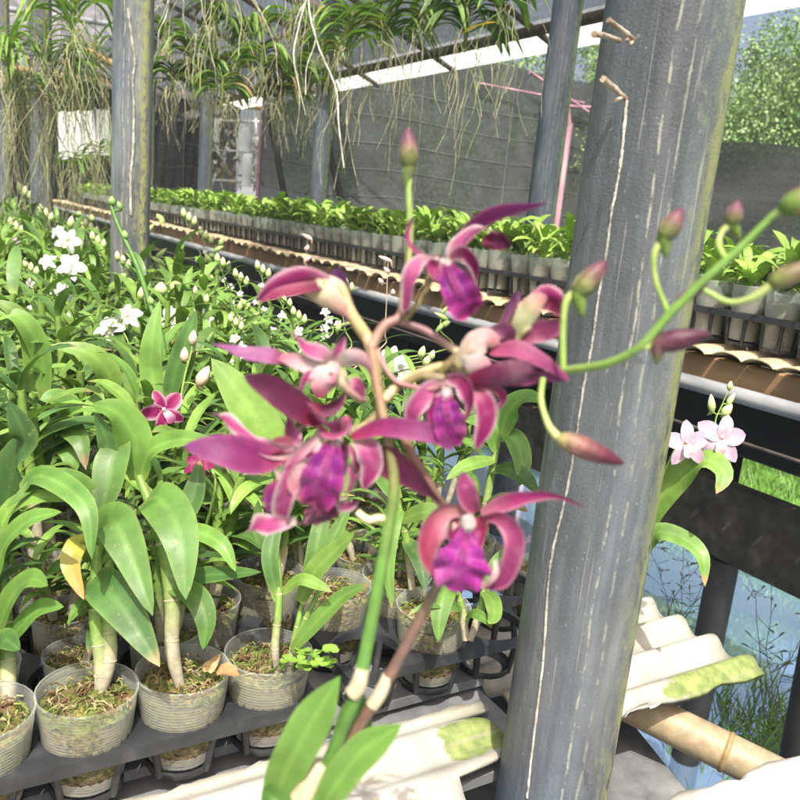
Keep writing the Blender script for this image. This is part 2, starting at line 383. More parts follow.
# dry twigs stuck on the big post
def twig(P, r, label):
    b = MB()
    for q, rr in zip(P, r): b.tube([at(*p) for p in q], rr, 6, 8, [(.20, .13, .09), (.42, .36, .29), (.30, .22, .16)], jit=.15)
    o = b.build('dry_twig', M['bark']); tag(o, label, 'twig')
dp = .678
twig([[(634, 40, dp - .055), (624, 32, dp - .062), (608, 20, dp - .075)], [(634, 40, dp - .055), (630, 44, dp - .058), (627, 39, dp - .062)]], [.0022, .0015], 'upper dry twig poking from the thick grey post')
twig([[(620, 41, dp - .052), (606, 36, dp - .06), (594, 34, dp - .075)]], [[.0018, .0026]], 'short reddish twig pointing left on the thick grey post')
dp2 = .672
twig([[(626, 99, dp2 - .055), (616, 90, dp2 - .062), (603, 79, dp2 - .075)], [(622, 98, dp2 - .056), (616, 100, dp2 - .07)]], [[.0018, .0028], .0016], 'lower dry twig slanting up from the thick grey post')
# the pale root dried onto the post below the twig, and the rooted vine on the second post
def crawl(pts, c, r, rad, name, label, lean=False):
    C_ = []
    for (px, py) in pts:
        q = ray(px, py); ox, oy = CAM.x - c[0], CAM.y - c[1]   # meet the post's surface
        if lean: zg = CAM.z + q.z * .70; ox, oy = CAM.x - .553 - .004 * zg, CAM.y - .523 - .004 * zg
        A_ = q.x ** 2 + q.y ** 2; B_ = 2 * (ox * q.x + oy * q.y); C2 = ox * ox + oy * oy - rad ** 2
        disc = max(0, B_ * B_ - 4 * A_ * C2); C_.append(CAM + q * ((-B_ - math.sqrt(disc)) / (2 * A_)))
    b = MB(); b.tube(C_, r, 6, len(pts) * 6, [(.40, .38, .34), (.30, .29, .27), (.45, .43, .38)], jit=.35)
    tag(b.build(name, M['bark']), label, 'root')
crawl([(627, 100), (624, 130), (621, 160), (616, 190), (611, 215), (606, 255), (598, 300), (592, 345), (584, 385), (577, 430), (569, 480), (560, 520), (551, 560), (547, 600), (543, 660), (536, 720), (530, 770), (527, 798)], (.556, .526), .0013, .0575, 'dried_root', 'long pale dried root stuck down the thick grey post', True)
crawl([(128, 8), (132, 40), (135, 62), (133, 80), (134, 110), (133, 150), (131, 175), (131, 215)], (.555, 2.57), .004, .058, 'dried_root', 'brownish dry root running down the second grey post')

# ------------------------------------------------------------------ near bench: fibre-cement sheets, planks
def sheet(x0, x1, y0, y1, z, label, rz=0., jag=0., amp=.011, pit=.064, ph=0., algae=None, notch=None):
    b = MB(); ny = max(8, int((y1 - y0) / pit * 12)); nx = max(10, int((x1 - x0) / .02)); T_ = .006
    for side in (0, 1):
        vs = []; cs = []
        for i in range(ny + 1):
            y = y0 + (y1 - y0) * i / ny
            for j in range(nx + 1):
                u = j / nx
                e1 = x1 + (jag * (noise.noise(V((y * 22, 3.1, 0))) + .6 * noise.noise(V((y * 70, 8, 0)))) if jag else 0)
                if notch: e1 = min(e1, notch(y))
                x = x0 + (e1 - x0) * u
                zz = z + amp * math.sin(2 * math.pi * y / pit + ph) - (T_ if side else 0)
                a = algae(x, y) if algae else 0
                cx, cy = (x - x0), (y - y0)
                cy += (.012 * noise.noise(V((x * 14, 2.2, y0))) + .008 * noise.noise(V((x * 55, 7.1, y1)))) * (i in (0, ny)) if jag else 0
                vs.append((x0 + cx * math.cos(rz) - cy * math.sin(rz), y0 + cx * math.sin(rz) + cy * math.cos(rz), zz)); cs.append((a, a, a))
        W_ = nx + 1; off = side * (ny + 1) * W_
        f = [(i * W_ + j, i * W_ + j + 1, (i + 1) * W_ + j + 1, (i + 1) * W_ + j) for i in range(ny) for j in range(nx)]
        if side == 0: allv, allc, allf = vs, cs, f
        else:
            n0 = len(allv); allv += vs; allc += cs; allf += [tuple(k + n0 for k in q[::-1]) for q in f]
            for j in range(nx):
                allf += [(j + n0, j + 1 + n0, j + 1, j), (ny * W_ + j, ny * W_ + j + 1, ny * W_ + j + 1 + n0, ny * W_ + j + n0)]
            for i in range(ny):
                allf += [(i * W_ + nx, i * W_ + nx + n0, (i + 1) * W_ + nx + n0, (i + 1) * W_ + nx), (i * W_ + n0, i * W_, (i + 1) * W_, (i + 1) * W_ + n0)]
    b.add(allv, allf, allc)
    tag(b.build('roofing_sheet', M['sheet']), label, 'roofing sheet', 'corrugated sheets of the near bench')
def alg1(x, y): return max(0, 1 - abs(x - .53) / .10) * max(0, 1 - abs(y - .617) / .055) * 1.3 + max(0, 1 - abs(x - .47) / .10) * max(0, 1 - abs(y - .515) / .03)
def notch1(y): return .572 if y > .66 else .538 + .02 * math.sin(y * 64) if y > .57 else .462 - .2 * max(0, .57 - y)
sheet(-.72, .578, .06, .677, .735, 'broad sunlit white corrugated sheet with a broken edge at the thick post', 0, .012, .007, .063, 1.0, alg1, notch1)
def alg3(x, y): return max(0, 1 - abs(x - 1.0) / .26) * max(0, 1 - abs(y - .622) / .045) * 1.4 + max(0, 1 - abs(x - 1.05) / .05) * max(0, 1 - abs(y - .68) / .03)
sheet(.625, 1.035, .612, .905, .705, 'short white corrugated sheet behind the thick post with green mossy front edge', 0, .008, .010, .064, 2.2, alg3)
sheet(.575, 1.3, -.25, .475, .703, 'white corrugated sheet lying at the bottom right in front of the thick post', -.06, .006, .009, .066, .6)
for i, (y0, y1) in enumerate(((.93, 2.0), (2.02, 3.2), (3.22, 4.6), (4.62, 7.0))):
    b = MB(); b.box((-.05, (y0 + y1) / 2, .731), (1.36, y1 - y0, .012))
    tag(b.build('bench_board', M['concrete']), ['first', 'second', 'third', 'last'][i] + ' flat grey board under the near bench trays going away from the camera', 'board', 'boards under the near bench')
b = MB(); b.box((-.075, .815, .731), (1.35, .21, .012)); b.box((-.075, .715, .709), (1.35, .27, .012)); tag(b.build('bench_board', M['concrete']), 'grey dusty board under the front trays beside the white sheet', 'board', 'boards under the near bench')
b = MB(); b.box((.72, .62, .545), (.34, .95, .035), -.30, bev=.004); tag(b.build('concrete_plank', M['concrete']), 'shaded grey concrete plank below the gap between the white sheets', 'plank')
# bamboo under the sheet
b = MB(); p0, p1 = atz(628, 703, .64), atz(742, 760, .62); dv = (p1 - p0); bp = [p0 - dv * 1.2, p0, p1, p1 + dv * 2.2]
b.tube(bp, .027, 20, 40, lambda u: (.31, .245, .15) if abs((u * 6) % 1 - .5) > .04 else (.26, .20, .11))
for k in range(1, 5):
    c = bp[0].lerp(bp[-1], .07 + k * .2); b.tube([c - dv * .025, c, c + dv * .025], [.027, .0292, .027], 20, 4, (.27, .19, .09))
tag(b.build('bamboo_pole', M['bamboo']), 'thick tan bamboo pole sloping down under the white corrugated sheet', 'bamboo pole')
# bearers that carry the near bench
for k, x in enumerate((-.62, .98)):
    b = MB(); b.box((x, 3.5 if k else 3.0, .63), (.06, 7.2 - (.1 if k else 0) - (1.5 if k else 0), .06)); tag(b.build('bench_bearer', M['beam']), ['dark bearer under the left side of the near bench', 'dark bearer running under the aisle edge of the near bench'][k], 'bearer')

# ------------------------------------------------------------------ pot trays
def tray(nx, ny, pitch, r, name, deep=.075, rb=.030):
    root = empty(name)
    t = MB(); hx, hy = nx * pitch / 2, ny * pitch / 2
    for i in range(nx):
        for j in range(ny):
            cx, cy = (i + .5) * pitch - hx, (j + .5) * pitch - hy; vs = []; k = 24; h = pitch / 2
            for a_ in range(k):
                a = 2 * math.pi * a_ / k; vs.append((cx + r * math.cos(a), cy + r * math.sin(a), 0))
            for a_ in range(k):
                a = 2 * math.pi * a_ / k; m_ = max(abs(math.cos(a)), abs(math.sin(a))); vs.append((cx + h * math.cos(a) / m_, cy + h * math.sin(a) / m_, 0))
            fs = [(q, k + q, k + (q + 1) % k, (q + 1) % k) for q in range(k)]
            t.add(vs, fs, (.5, .5, .5), False)
            t.lathe([(r, 0), (r - .001, -.010)], (cx, cy, 0), k)
    for (x0, y0, x1, y1) in ((-hx, -hy, hx, -hy), (hx, -hy, hx, hy), (hx, hy, -hx, hy), (-hx, hy, -hx, -hy)):
        t.add([(x0, y0, 0), (x1, y1, 0), (x1, y1, -.014), (x0, y0, -.014)], [(0, 1, 2, 3)], (.5, .5, .5), False)
    t.build('tray_top', M['tray'], root)
    c = MB()
    for i in range(nx):
        for j in range(ny):
            cx, cy = (i + .5) * pitch - hx, (j + .5) * pitch - hy
            for q in range(4):
                a = 2 * math.pi * q / 4 + .62; ca, sa = math.cos(a), math.sin(a)
                c.tube([(cx + ca * (r - .002), cy + sa * (r - .002), -.008), (cx + ca * rb * 1.05, cy + sa * rb * 1.05, -deep)], [.0052, .0044], 6, 1)
            c.lathe([(rb * 1.12, -deep + .008), (rb * 1.14, -deep), (rb * .8, -deep - .001)], (cx, cy, 0), 16)
    c.build('cell_ribs', M['tray'], root)
    return root
PITCH = .090
TRZ = .80
tr_proto = tray(4, 6, PITCH, .0425, 'pot_tray', deep=.060)
tray_spots = []
for j in range(3):
    for i in range(3):
        x = (.568, .165, -.205)[i]; y = (.685 if i == 0 else .66) + .27 + j * .552
        if x < -.1 and j > 1: continue
        if i == 0 and j == 3: continue
        tray_spots.append((x, y, i, j))
for k, (x, y, i, j) in enumerate(tray_spots):
    o = tr_proto if k == 0 else dup(tr_proto)
    o.location = (x, y, TRZ)
    lb = ('black plastic tray next to the thick post with several empty round holes' if (i, j) == (0, 0) else
          'black plastic tray at the lower left edge holding the nearest clear pots' if (i, j) == (1, 0) else
          'black plastic tray hidden under the dense orchid plants of the near bench')
    tag(o, lb, 'tray', 'black trays on the near bench')

# ------------------------------------------------------------------ potted orchids of the near bench
GREENS = [((.054, .138, .019), (.115, .23, .042)), ((.080, .182, .023), (.148, .28, .050)), ((.032, .092, .018), (.078, .170, .036)), ((.118, .228, .028), (.19, .33, .06))]
def leafcol(k=0, yel=0.):
    d, l = GREENS[k % 4]; ye = rnd.uniform(.9, 1.1); d = tuple(x * ye for x in d); l = tuple(x * ye for x in l)
    vn = rnd.uniform(5, 7); br = rnd.random() < .3; t0 = rnd.uniform(.86, .96)
    def f(u, q):
        rib = math.exp(-(q / .12) ** 2); c = mixc(d, l, .30 + .40 * rib + .07 * math.cos(q * math.pi * vn) + .14 * math.sin(u * 5 + vn) + .12 * q * math.sin(vn * 9))
        c = mixc(c, (.26, .34, .07), .55 * max(0, 1 - u * 7) + .20 * max(0, abs(q) - .88) / .12)
        if br and u > t0: c = mixc(c, (.28, .18, .07), min(1, (u - t0) / .05))
        if yel: c = mixc(c, mixc((.42, .38, .04), (.52, .20, .06), max(0, (u - .55) / .45)), yel * min(1, u * 2.2 + .1))
        return c
    return f
def cane_col(u):
    if u < .35: return mixc((.31, .27, .20), (.37, .34, .25), u / .35)
    return mixc((.36, .35, .20), (.15, .25, .05), min(1, (u - .35) / .25))
def cup_mesh(r, h, below, k=28):
    b = MB(); b.lathe([(r * .70, -below), (r * .72, -below + .002), (r * .86, -below * .35), (r * .965, h - .008), (r * .975, h - .003), (r * 1.0, h - .002), (r * 1.0, h), (r * .97, h)], (0, 0, 0), k)
    b.lathe([(r * .70, -below), (0.0005, -below)], (0, 0, 0), k)
    return b
def medium(r, z, seed=0, low=None, rough=1.):
    b = MB(); rg = random.Random(seed); n, k = 7, 26; vs = []; cs = []
    pal = [(.17, .10, .05), (.10, .12, .03), (.24, .20, .06), (.07, .05, .03), (.30, .26, .12), (.13, .17, .04)]
    for i in range(n + 1):
        for j in range(k):
            a = 2 * math.pi * j / k; rr = r * i / n
            p = V((rr * math.cos(a), rr * math.sin(a), z + .006 * (1 - (i / n) ** 2) + rg.uniform(-.004, .005) * rough)); vs.append(p)
            q = noise.noise(V((p.x * 55, p.y * 55, seed * 3.7))) * .5 + .5; cs.append(mixc(pal[int(q * 2.99)], pal[3 + rg.randrange(3)], rg.random() * .6))
    b.add(vs, [(i * k + j, i * k + (j + 1) % k, (i + 1) * k + (j + 1) % k, (i + 1) * k + j) for i in range(n) for j in range(k)], cs)
    if low is not None: b.lathe([(r * .99, z), (r * .93, z * .3 + low * .7), (r * .76, low)], (0, 0, 0), k, col=[(.18, .15, .07), (.11, .10, .05), (.14, .10, .06)])
    for _ in range(int(130 * rough)):                        # straw, bark chips and moss tufts lying on top
        a = rg.uniform(0, 6.28); rr = r * math.sqrt(rg.random()) * .93; L = rg.uniform(.004, .016); d = rg.uniform(0, 6.28)
        p = V((rr * math.cos(a), rr * math.sin(a), z + .006)); q = V((math.cos(d) * L, math.sin(d) * L, rg.uniform(-.002, .006)))
        if (p + q).xy.length > r: continue
        b.tube([p, p + q * .5 + V((0, 0, .003)), p + q], rg.uniform(.0004, .0011), 4, 2, rg.choice([(.36, .31, .16), (.24, .16, .08), (.22, .26, .07), (.33, .27, .16), (.13, .17, .04), (.15, .09, .05)]), False)
    return b
def gen_leaf(base, az, rise, L, W, droop, k, face_up=V((0, 0, 1)), fold=.22, n=9, m=4):
    P = []; p = V(base); th = rise; st = L / 5
    for i in range(6):
        P.append(p.copy()); p = p + V((math.cos(az) * math.cos(th), math.sin(az) * math.cos(th), math.sin(th))) * st; th -= droop / 5 * (1 + .5 * (i > 2))
    b = MB(); b.ribbon(P, W * 1.05, V((-math.cos(az) * .6, -math.sin(az) * .6, 1)), 'leaf', (rnd.uniform(-18, 18), rnd.uniform(-25, 25)), 0, fold, n, m, leafcol(k), .06, rnd.uniform(0, 6))
    return b
POT_R, POT_UP, POT_LOW = .0462, .043, .050
cup_me = cup_mesh(POT_R, POT_UP, POT_LOW).build('pot', M['cup']); med_me = [medium(POT_R * .93, POT_UP - .019, s, -POT_LOW * .9).build('potting_moss', M['moss']) for s in range(4)]
def add_pot(root, s=0):
    c = cup_me.copy(); COL.objects.link(c); c.parent = root; c.rotation_euler.z = rnd.uniform(0, 6)
    c = med_me[s % 4].copy(); COL.objects.link(c); c.parent = root; c.rotation_euler.z = rnd.uniform(0, 6)
def gen_plant(seed, near=True, size=1.):
    rg = random.Random(seed); root = empty('potted_orchid'); add_pot(root, seed)
    z0 = POT_UP - .012; nc = rg.choice((2, 2, 3)); mb = MB()
    for c in range(nc):
        a = rg.uniform(0, 6.28); H = rg.uniform(.09, .21) * size * (1 if c else 1.15); le = rg.uniform(.0, .05)
        b0 = V((math.cos(a) * .012, math.sin(a) * .012, z0 - .01)); tip = b0 + V((math.cos(a) * le, math.sin(a) * le, H)); mid = b0.lerp(tip, .5) + V((rg.uniform(-.008, .008), rg.uniform(-.008, .008), 0))
        rr = rg.uniform(.0045, .0075)
        cb = MB(); cb.tube([b0, mid, tip], [rr * .7, rr * 1.15, rr * 1.1, rr * .75], 8, 12, cane_col); cb.build('cane', M['stem'], root)
        nl = rg.randint(7, 10); az = rg.uniform(0, 6.28)
        for i in range(nl):
            t = .42 + .58 * i / (nl - 1); bp_ = b0.lerp(mid, t * 2) if t < .5 else mid.lerp(tip, t * 2 - 1)
            L = rg.uniform(.06, .118) * size * (1.0 - .25 * abs(t - .75)); up = rg.uniform(.45, 1.15) if t < .95 else rg.uniform(.9, 1.4)
            lb = gen_leaf(bp_, az + (i % 2) * math.pi + rg.uniform(-.35, .35), up, L, rg.uniform(.0125, .0225) * size, rg.uniform(.7, 2.0), rg.choice((0, 1, 1, 2, 3, 3)), n=8 if near else 6, m=4 if near else 2)
            if near: lb.build('leaf', M['leaf'], root)
            else: mb.v, mb.f, mb.c, mb.sm, mb.mi = mb.v + lb.v, mb.f + [tuple(i_ + len(mb.v) for i_ in f) for f in lb.f], mb.c + lb.c, mb.sm + lb.sm, mb.mi + lb.mi
    if not near: mb.build('leaves', M['leaf'], root)
    return root
protoN = [gen_plant(100 + k, True) for k in range(9)]
protoF = [gen_plant(300 + k, False, 1.15) for k in range(7)]
used = set()
LAB_A = 'leafy green potted orchid without open flowers, crowded among its neighbours on the near bench'
LAB_B = 'far off leafy orchid without flowers in the crowd at the back of the near bench'
def place(pr, x, y, lab, grp, z=TRZ, s=1.):
    o = pr if pr.name not in used else dup(pr)
    used.add(pr.name); o.location = (x, y, z); o.rotation_euler.z = rnd.uniform(0, 6.28); o.scale = (s, s, s)
    tag(o, lab, 'potted orchid', grp); return o
BEAR = []

# ------------------------------------------------------------------ the hand-placed orchids in front
def hero(name_base, pot, label, canes, leaves, z=TRZ, group='nearest orchids in clear pots', pot_vis=True, seed=0):
    root = empty('potted_orchid', pot, label, 'potted orchid', group)
    if pot_vis: add_pot(root, seed)
    L0 = -V(pot)
    for P, r in canes:
        r = [x * .86 for x in r]; b = MB(); b.tube([at(*p) for p in P], r, 10, 16, cane_col)
        for t in (.3, .5, .7):                                   # the rings of the nodes
            q = cr([at(*p) for p in P], 20); c = q[int(t * 20)]; d = (q[int(t * 20) + 1] - c); rr = lin(r, t)
            b.tube([c - d * .1, c, c + d * .1], [rr * 1.0, rr * 1.1, rr * 1.0], 10, 4, (.40, .36, .22))
        b.build('cane', M['stem'], root, L0)
    for lf in leaves:
        P, wp = lf[0], lf[1]; k = lf[2] if len(lf) > 2 else 1; opt = lf[3] if len(lf) > 3 else {}
        Q = [at(*p) for p in P]; dm = sum(p[2] for p in P) / len(P)
        face = opt.get('face', (-FW + V((0, 0, .8)))); b = MB()
        b.ribbon(Q, wp * dm / F * (.95 if opt.get('prof', 'leaf') == 'leaf' else 1.08), face, opt.get('prof', 'leaf'), opt.get('roll', (0, 0)), 0, opt.get('fold', .2), 18, 8, leafcol(k, opt.get('yel', 0)), opt.get('wave', .05), rnd.uniform(0, 6))
        o = b.build('leaf', M['leaf'], root, L0)
        if opt.get('label'): o['label'] = opt['label']
    return root
row = .66 + PITCH / 2
H = [(.165 + (a - 1.5) * PITCH, row, TRZ) for a in range(4)]
hero('a', H[0], 'orchid in the leftmost front pot, broad leaves cut by the picture edge', [
    ([(8, 712, .75), (8, 660, .76), (2, 560, .78)], [.007, .009, .006])], [
    ([(2, 560, .78), (12, 470, .76), (25, 440, .74), (8, 400, .73)], 38, 2), ([(2, 610, .77), (20, 490, .75), (42, 476, .73), (85, 505, .70), (92, 560, .69)][1:], 26, 0),
    ([(-6, 640, .77), (10, 600, .74), (30, 580, .71), (48, 586, .69)], 30, 1), ([(0, 655, .77), (22, 625, .74), (42, 608, .72), (64, 607, .71)], 24, 0),
    ([(-10, 590, .77), (5, 545, .74), (30, 520, .71), (62, 512, .69)], 26, 1), ([(-4, 580, .78), (4, 520, .76), (30, 498, .74), (76, 500, .73)], 22, 3), ([(-5, 660, .76), (4, 640, .73), (20, 650, .71)], 26, 2)], seed=0)
hero('b', H[1], 'orchid in the second front pot, with a yellowing leaf and two pale canes', [
    ([(98, 706, .775), (102, 670, .77), (96, 615, .77), (97, 545, .775)], [.0065, .0085, .008, .006]), ([(99, 704, .772), (110, 655, .77), (108, 600, .775), (110, 480, .80)], [.005, .008, .007, .005])], [
    ([(98, 545, .775), (110, 520, .745), (128, 548, .72), (153, 616, .70)], 44, 0), ([(88, 580, .775), (105, 588, .74), (130, 618, .72), (160, 667, .70)], 43, 2),
    ([(92, 560, .78), (80, 543, .76), (71, 565, .745), (84, 600, .735)], 24, 3, dict(yel=.85, label='yellowing leaf with an orange tip')),
    ([(122, 440, .80), (113, 460, .785), (107, 490, .775), (100, 520, .77)], 36, 0), ([(100, 545, .78), (92, 500, .775), (70, 480, .76), (40, 482, .745), (6, 508, .735)], 24, 1, dict(fold=.3)),
    ([(110, 480, .80), (108, 445, .79), (95, 412, .78)], 20, 2)], seed=1)
hero('c', H[2], 'orchid in the third front pot, one thick green cane and a tall arching top leaf', [
    ([(184, 700, .79), (172, 650, .785), (172, 600, .79), (160, 530, .80), (139, 476, .81)], [.005, .0085, .009, .008, .0055])], [
    ([(139, 480, .81), (135, 440, .80), (118, 414, .785), (92, 404, .77)], 38, 1, dict(fold=.22)), ([(140, 480, .81), (150, 452, .80), (180, 440, .785), (226, 444, .77)], 26, 1, dict(fold=.3)),
    ([(146, 500, .80), (160, 500, .77), (180, 535, .74), (186, 600, .72)], 47, 0, dict(fold=.1)), ([(170, 585, .79), (195, 596, .77), (206, 620, .76), (203, 650, .755)], 26, 0),
    ([(172, 610, .79), (190, 580, .80), (225, 574, .79), (262, 572, .78)], 20, 2), ([(165, 540, .80), (195, 532, .79), (222, 545, .775), (236, 572, .77)], 20, 1), ([(165, 540, .80), (192, 500, .81), (200, 460, .82)], 26, 2)], seed=2)
h3 = hero('d', H[3], 'orchid in the fourth front pot with narrow upright leaves and small clover weeds', [
    ([(277, 672, .82), (275, 645, .81), (279, 600, .81), (277, 540, .83)], [.004, .005, .0045, .003]), ([(285, 670, .825), (297, 638, .81), (322, 585, .81)], [.0035, .004, .003]), ([(289, 674, .82), (293, 648, .81), (305, 590, .82)], [.004, .0045, .003])], [
    ([(300, 602, .80), (316, 570, .79), (336, 550, .785), (355, 532, .78)], 22, 3), ([(283, 592, .80), (300, 580, .785), (318, 585, .775), (332, 592, .77)], 14, 3), ([(292, 650, .80), (318, 620, .79), (345, 595, .785), (370, 584, .78)], 18, 1),
    ([(305, 590, .82), (315, 555, .82), (322, 520, .83), (330, 490, .84)], 20, 0), ([(278, 600, .81), (270, 560, .81), (275, 530, .82), (285, 490, .83)], 18, 2), ([(305, 585, .82), (330, 545, .82), (352, 500, .83)], 18, 1), ([(276, 560, .82), (260, 530, .82), (258, 500, .82)], 16, 0)], seed=3)
b = MB()                                                         # clover growing in the fourth pot
for k in range(13):
    c = at(306 + rnd.uniform(-22, 30), 655 + rnd.uniform(-8, 14), .78 + rnd.uniform(-.02, .02)); base = V((H[3][0], H[3][1], TRZ + .02)) + V((rnd.uniform(-.02, .025), rnd.uniform(-.025, .01), 0))
    b.tube([base, base.lerp(c, .6) + V((0, 0, .006)), c], .0006, 4, 4, (.15, .30, .05), False)
    a0 = rnd.uniform(0, 6)
    for q in range(3):
        a = a0 + q * 2.1; d = V((math.cos(a), math.sin(a), .15)) * .009
        b.ribbon([c, c + d * .6, c + d], .009, (0, 0, 1), 'spoon', (0, 0), 0, .15, 4, 2, lambda u, q_: (.22, .40, .05))
w_ = b.build('clover_weed', M['leaf2'], h3, -V(H[3])); w_['label'] = 'bright green clover growing in the pot'
# fallen brown leaves in the third pot
b = MB(); c = atz(217, 676, TRZ + .045)
b.ribbon([c, c + V((.008, -.004, .006)), c + V((.02, -.008, .001))], .016, (0, 0, 1), 'leaf', (0, 40), .6, .2, 6, 4, lambda u, q: (.42, .22, .10))
b.ribbon([c + V((-.006, .01, 0)), c + V((-.004, .008, .012)), c + V((.004, .004, .022))], .014, -FW, 'leaf', (0, 60), .5, .2, 6, 4, lambda u, q: (.50, .34, .18))
tag(b.build('fallen_leaf', M['bark']), 'dry curled brown leaf lying in the third front pot', 'dead leaf')

# tray next to the post: the few small orchids standing in it
ta = lambda a, c: (.568 + (a - 1.5) * PITCH, .685 + (c + .5) * PITCH, TRZ)
hero('e', ta(1, 0), 'small orchid with short leaves in the lone pot between empty tray holes', [
    ([(466, 640, .93), (462, 610, .93), (455, 585, .93)], [.005, .006, .004]), ([(470, 640, .93), (480, 612, .93), (484, 590, .94)], [.005, .006, .004])], [
    ([(456, 590, .93), (446, 590, .90), (440, 612, .88), (438, 642, .87)], 24, 1), ([(462, 610, .92), (452, 606, .90), (432, 604, .88), (408, 614, .87)], 12, 0), ([(484, 592, .93), (492, 600, .90), (494, 616, .88), (488, 624, .87)], 18, 3),
    ([(466, 620, .92), (474, 614, .90), (486, 620, .885), (492, 628, .88)], 12, 1), ([(484, 590, .94), (500, 560, .96), (520, 548, .98)], 16, 0)], seed=1)
hero('f', ta(0, 1), 'orchid with drooping leaves behind the empty tray holes under the purple flower', [
    ([(412, 590, .99), (408, 550, 1.0), (398, 500, 1.0)], [.005, .0065, .004])], [
    ([(400, 510, 1.0), (394, 520, .97), (388, 560, .95), (392, 610, .94)], 18, 1), ([(398, 500, 1.0), (380, 470, 1.0), (372, 440, 1.0)], 22, 0), ([(402, 520, 1.0), (425, 512, .98), (446, 520, .97), (462, 532, .96)], 22, 3), ([(406, 540, 1.0), (420, 560, .97), (425, 590, .95)], 20, 2)], seed=2)
hero('g', ta(1, 1), 'orchid with glossy arching leaves just left of the thick post', [
    ([(468, 588, 1.03), (480, 540, 1.04), (492, 470, 1.05), (500, 430, 1.06)], [.005, .007, .006, .004])], [
    ([(498, 440, 1.05), (510, 410, 1.04), (526, 398, 1.02), (545, 402, 1.0)], 26, 0), ([(496, 450, 1.05), (486, 425, 1.03), (462, 420, 1.01)], 20, 1), ([(494, 460, 1.05), (480, 462, 1.02), (462, 468, 1.0), (446, 480, .99)], 16, 3),
    ([(492, 470, 1.05), (510, 470, 1.02), (526, 480, 1.0), (538, 494, .98)], 22, 2), ([(500, 430, 1.06), (515, 440, 1.04), (522, 462, 1.02), (520, 486, 1.0)], 24, 0), ([(486, 510, 1.04), (505, 500, 1.02), (528, 512, 1.0)], 18, 1)], seed=3)
lil = hero('h', tuple(V((.79, .83, .765))), 'pale lilac flowered orchid standing behind the thick post over the dark aisle', [
    ([(612, 610, 1.14), (630, 575, 1.13), (640, 530, 1.12)], [.005, .006, .004])], [
    ([(640, 540, 1.12), (655, 505, 1.09), (682, 472, 1.06), (708, 460, 1.03), (724, 474, 1.01), (716, 494, 1.0)], 32, 3, dict(fold=.1)), ([(636, 560, 1.12), (656, 533, 1.09), (682, 538, 1.07), (702, 556, 1.05), (705, 587, 1.04)], 22, 1, dict(fold=.12))], seed=0)

# ------------------------------------------------------------------ flowers of the bench plants
def flower5(c, face, size, colf, lipc, name='flower', parent=None, loc=None, spin=0., var=0.):
    """an open dendrobium: three sepals, two broad petals, lip and column in one mesh"""
    face = V(face).normalized(); upv = V((0, 0, 1)); X = upv.cross(face).normalized(); Y = face.cross(X)
    X, Y = X * math.cos(spin) + Y * math.sin(spin), Y * math.cos(spin) - X * math.sin(spin); c = V(c); b = MB()
    for k, ang in enumerate((90, 18 + 6, 162 - 6, -50, 230)):
        a = R(ang + rnd.uniform(-8, 8)); d = X * math.cos(a) + Y * math.sin(a); L = size * .5 * rnd.uniform(.92, 1.05)
        wd = size * (.27 if k in (0, 3, 4) else .36)
        b.ribbon([c, c + d * L * .5 + face * size * .05, c + d * L - face * size * rnd.uniform(.0, .09)], wd, face, 'petal', (rnd.uniform(-15, 15), rnd.uniform(-25, 25)), .35, 0, 8, 4, colf, .08, rnd.uniform(0, 6))
    d = -Y
    b.ribbon([c + face * size * .03, c + d * size * .14 + face * size * .16, c + d * size * .30 + face * size * .10], size * .24, Y + face, 'spoon', (0, 0), .9, 0, 7, 4, lipc, .15)
    b.lathe([(.0005, 0), (size * .045, size * .04), (size * .04, size * .11), (.0005, size * .13)], c, 8, face + Y * .5, (.8, .72, .74))
    return b.build(name, M['petal'], parent, loc)
def bud_mesh(b, base, tip, wd, c0=(.30, .40, .12), c1=(.62, .62, .40)):
    base, tip = V(base), V(tip); L = (tip - base).length
    b.lathe([(wd * .10, 0), (wd * .32, L * .08), (wd * .5, L * .32), (wd * .46, L * .55), (wd * .28, L * .82), (wd * .05, L)], base, 10, tip - base, [c0, c0, mixc(c0, c1, .3), mixc(c0, c1, .6), c1, c1])
    ax = (tip - base).normalized(); sd = ax.orthogonal(); sd = (V((0, 0, -1)) - ax * ax.dot(V((0, 0, -1)))); sd = sd.normalized() if sd.length > .1 else ax.orthogonal()
    b.lathe([(wd * .25, 0), (wd * .2, L * .15), (wd * .03, L * .36)], base + ax * L * .06, 8, sd * .8 - ax * .45, c0)
white = lambda u, q: mixc((.80, .82, .66), (.84, .83, .82), min(1, u * 3))
wlip = lambda u, q: mixc((.66, .70, .25), (.86, .84, .80), u)
lilac = lambda u, q: mixc((.62, .50, .58), (.56, .33, .50), u * (.4 + .6 * (1 - abs(q))))
llip = lambda u, q: mixc((.75, .72, .50), (.78, .58, .70), u)
mag = lambda u, q: mixc((.27, .006, .10), (.75, .45, .60), max(0, abs(q) ** 7 * .8 + max(0, u - .94) * 3)) if u > .12 else (.70, .30, .42)
mlip = lambda u, q: mixc((.75, .55, .62), (.50, .03, .25), u)
dmag = lambda u, q: (.24, .012, .085)
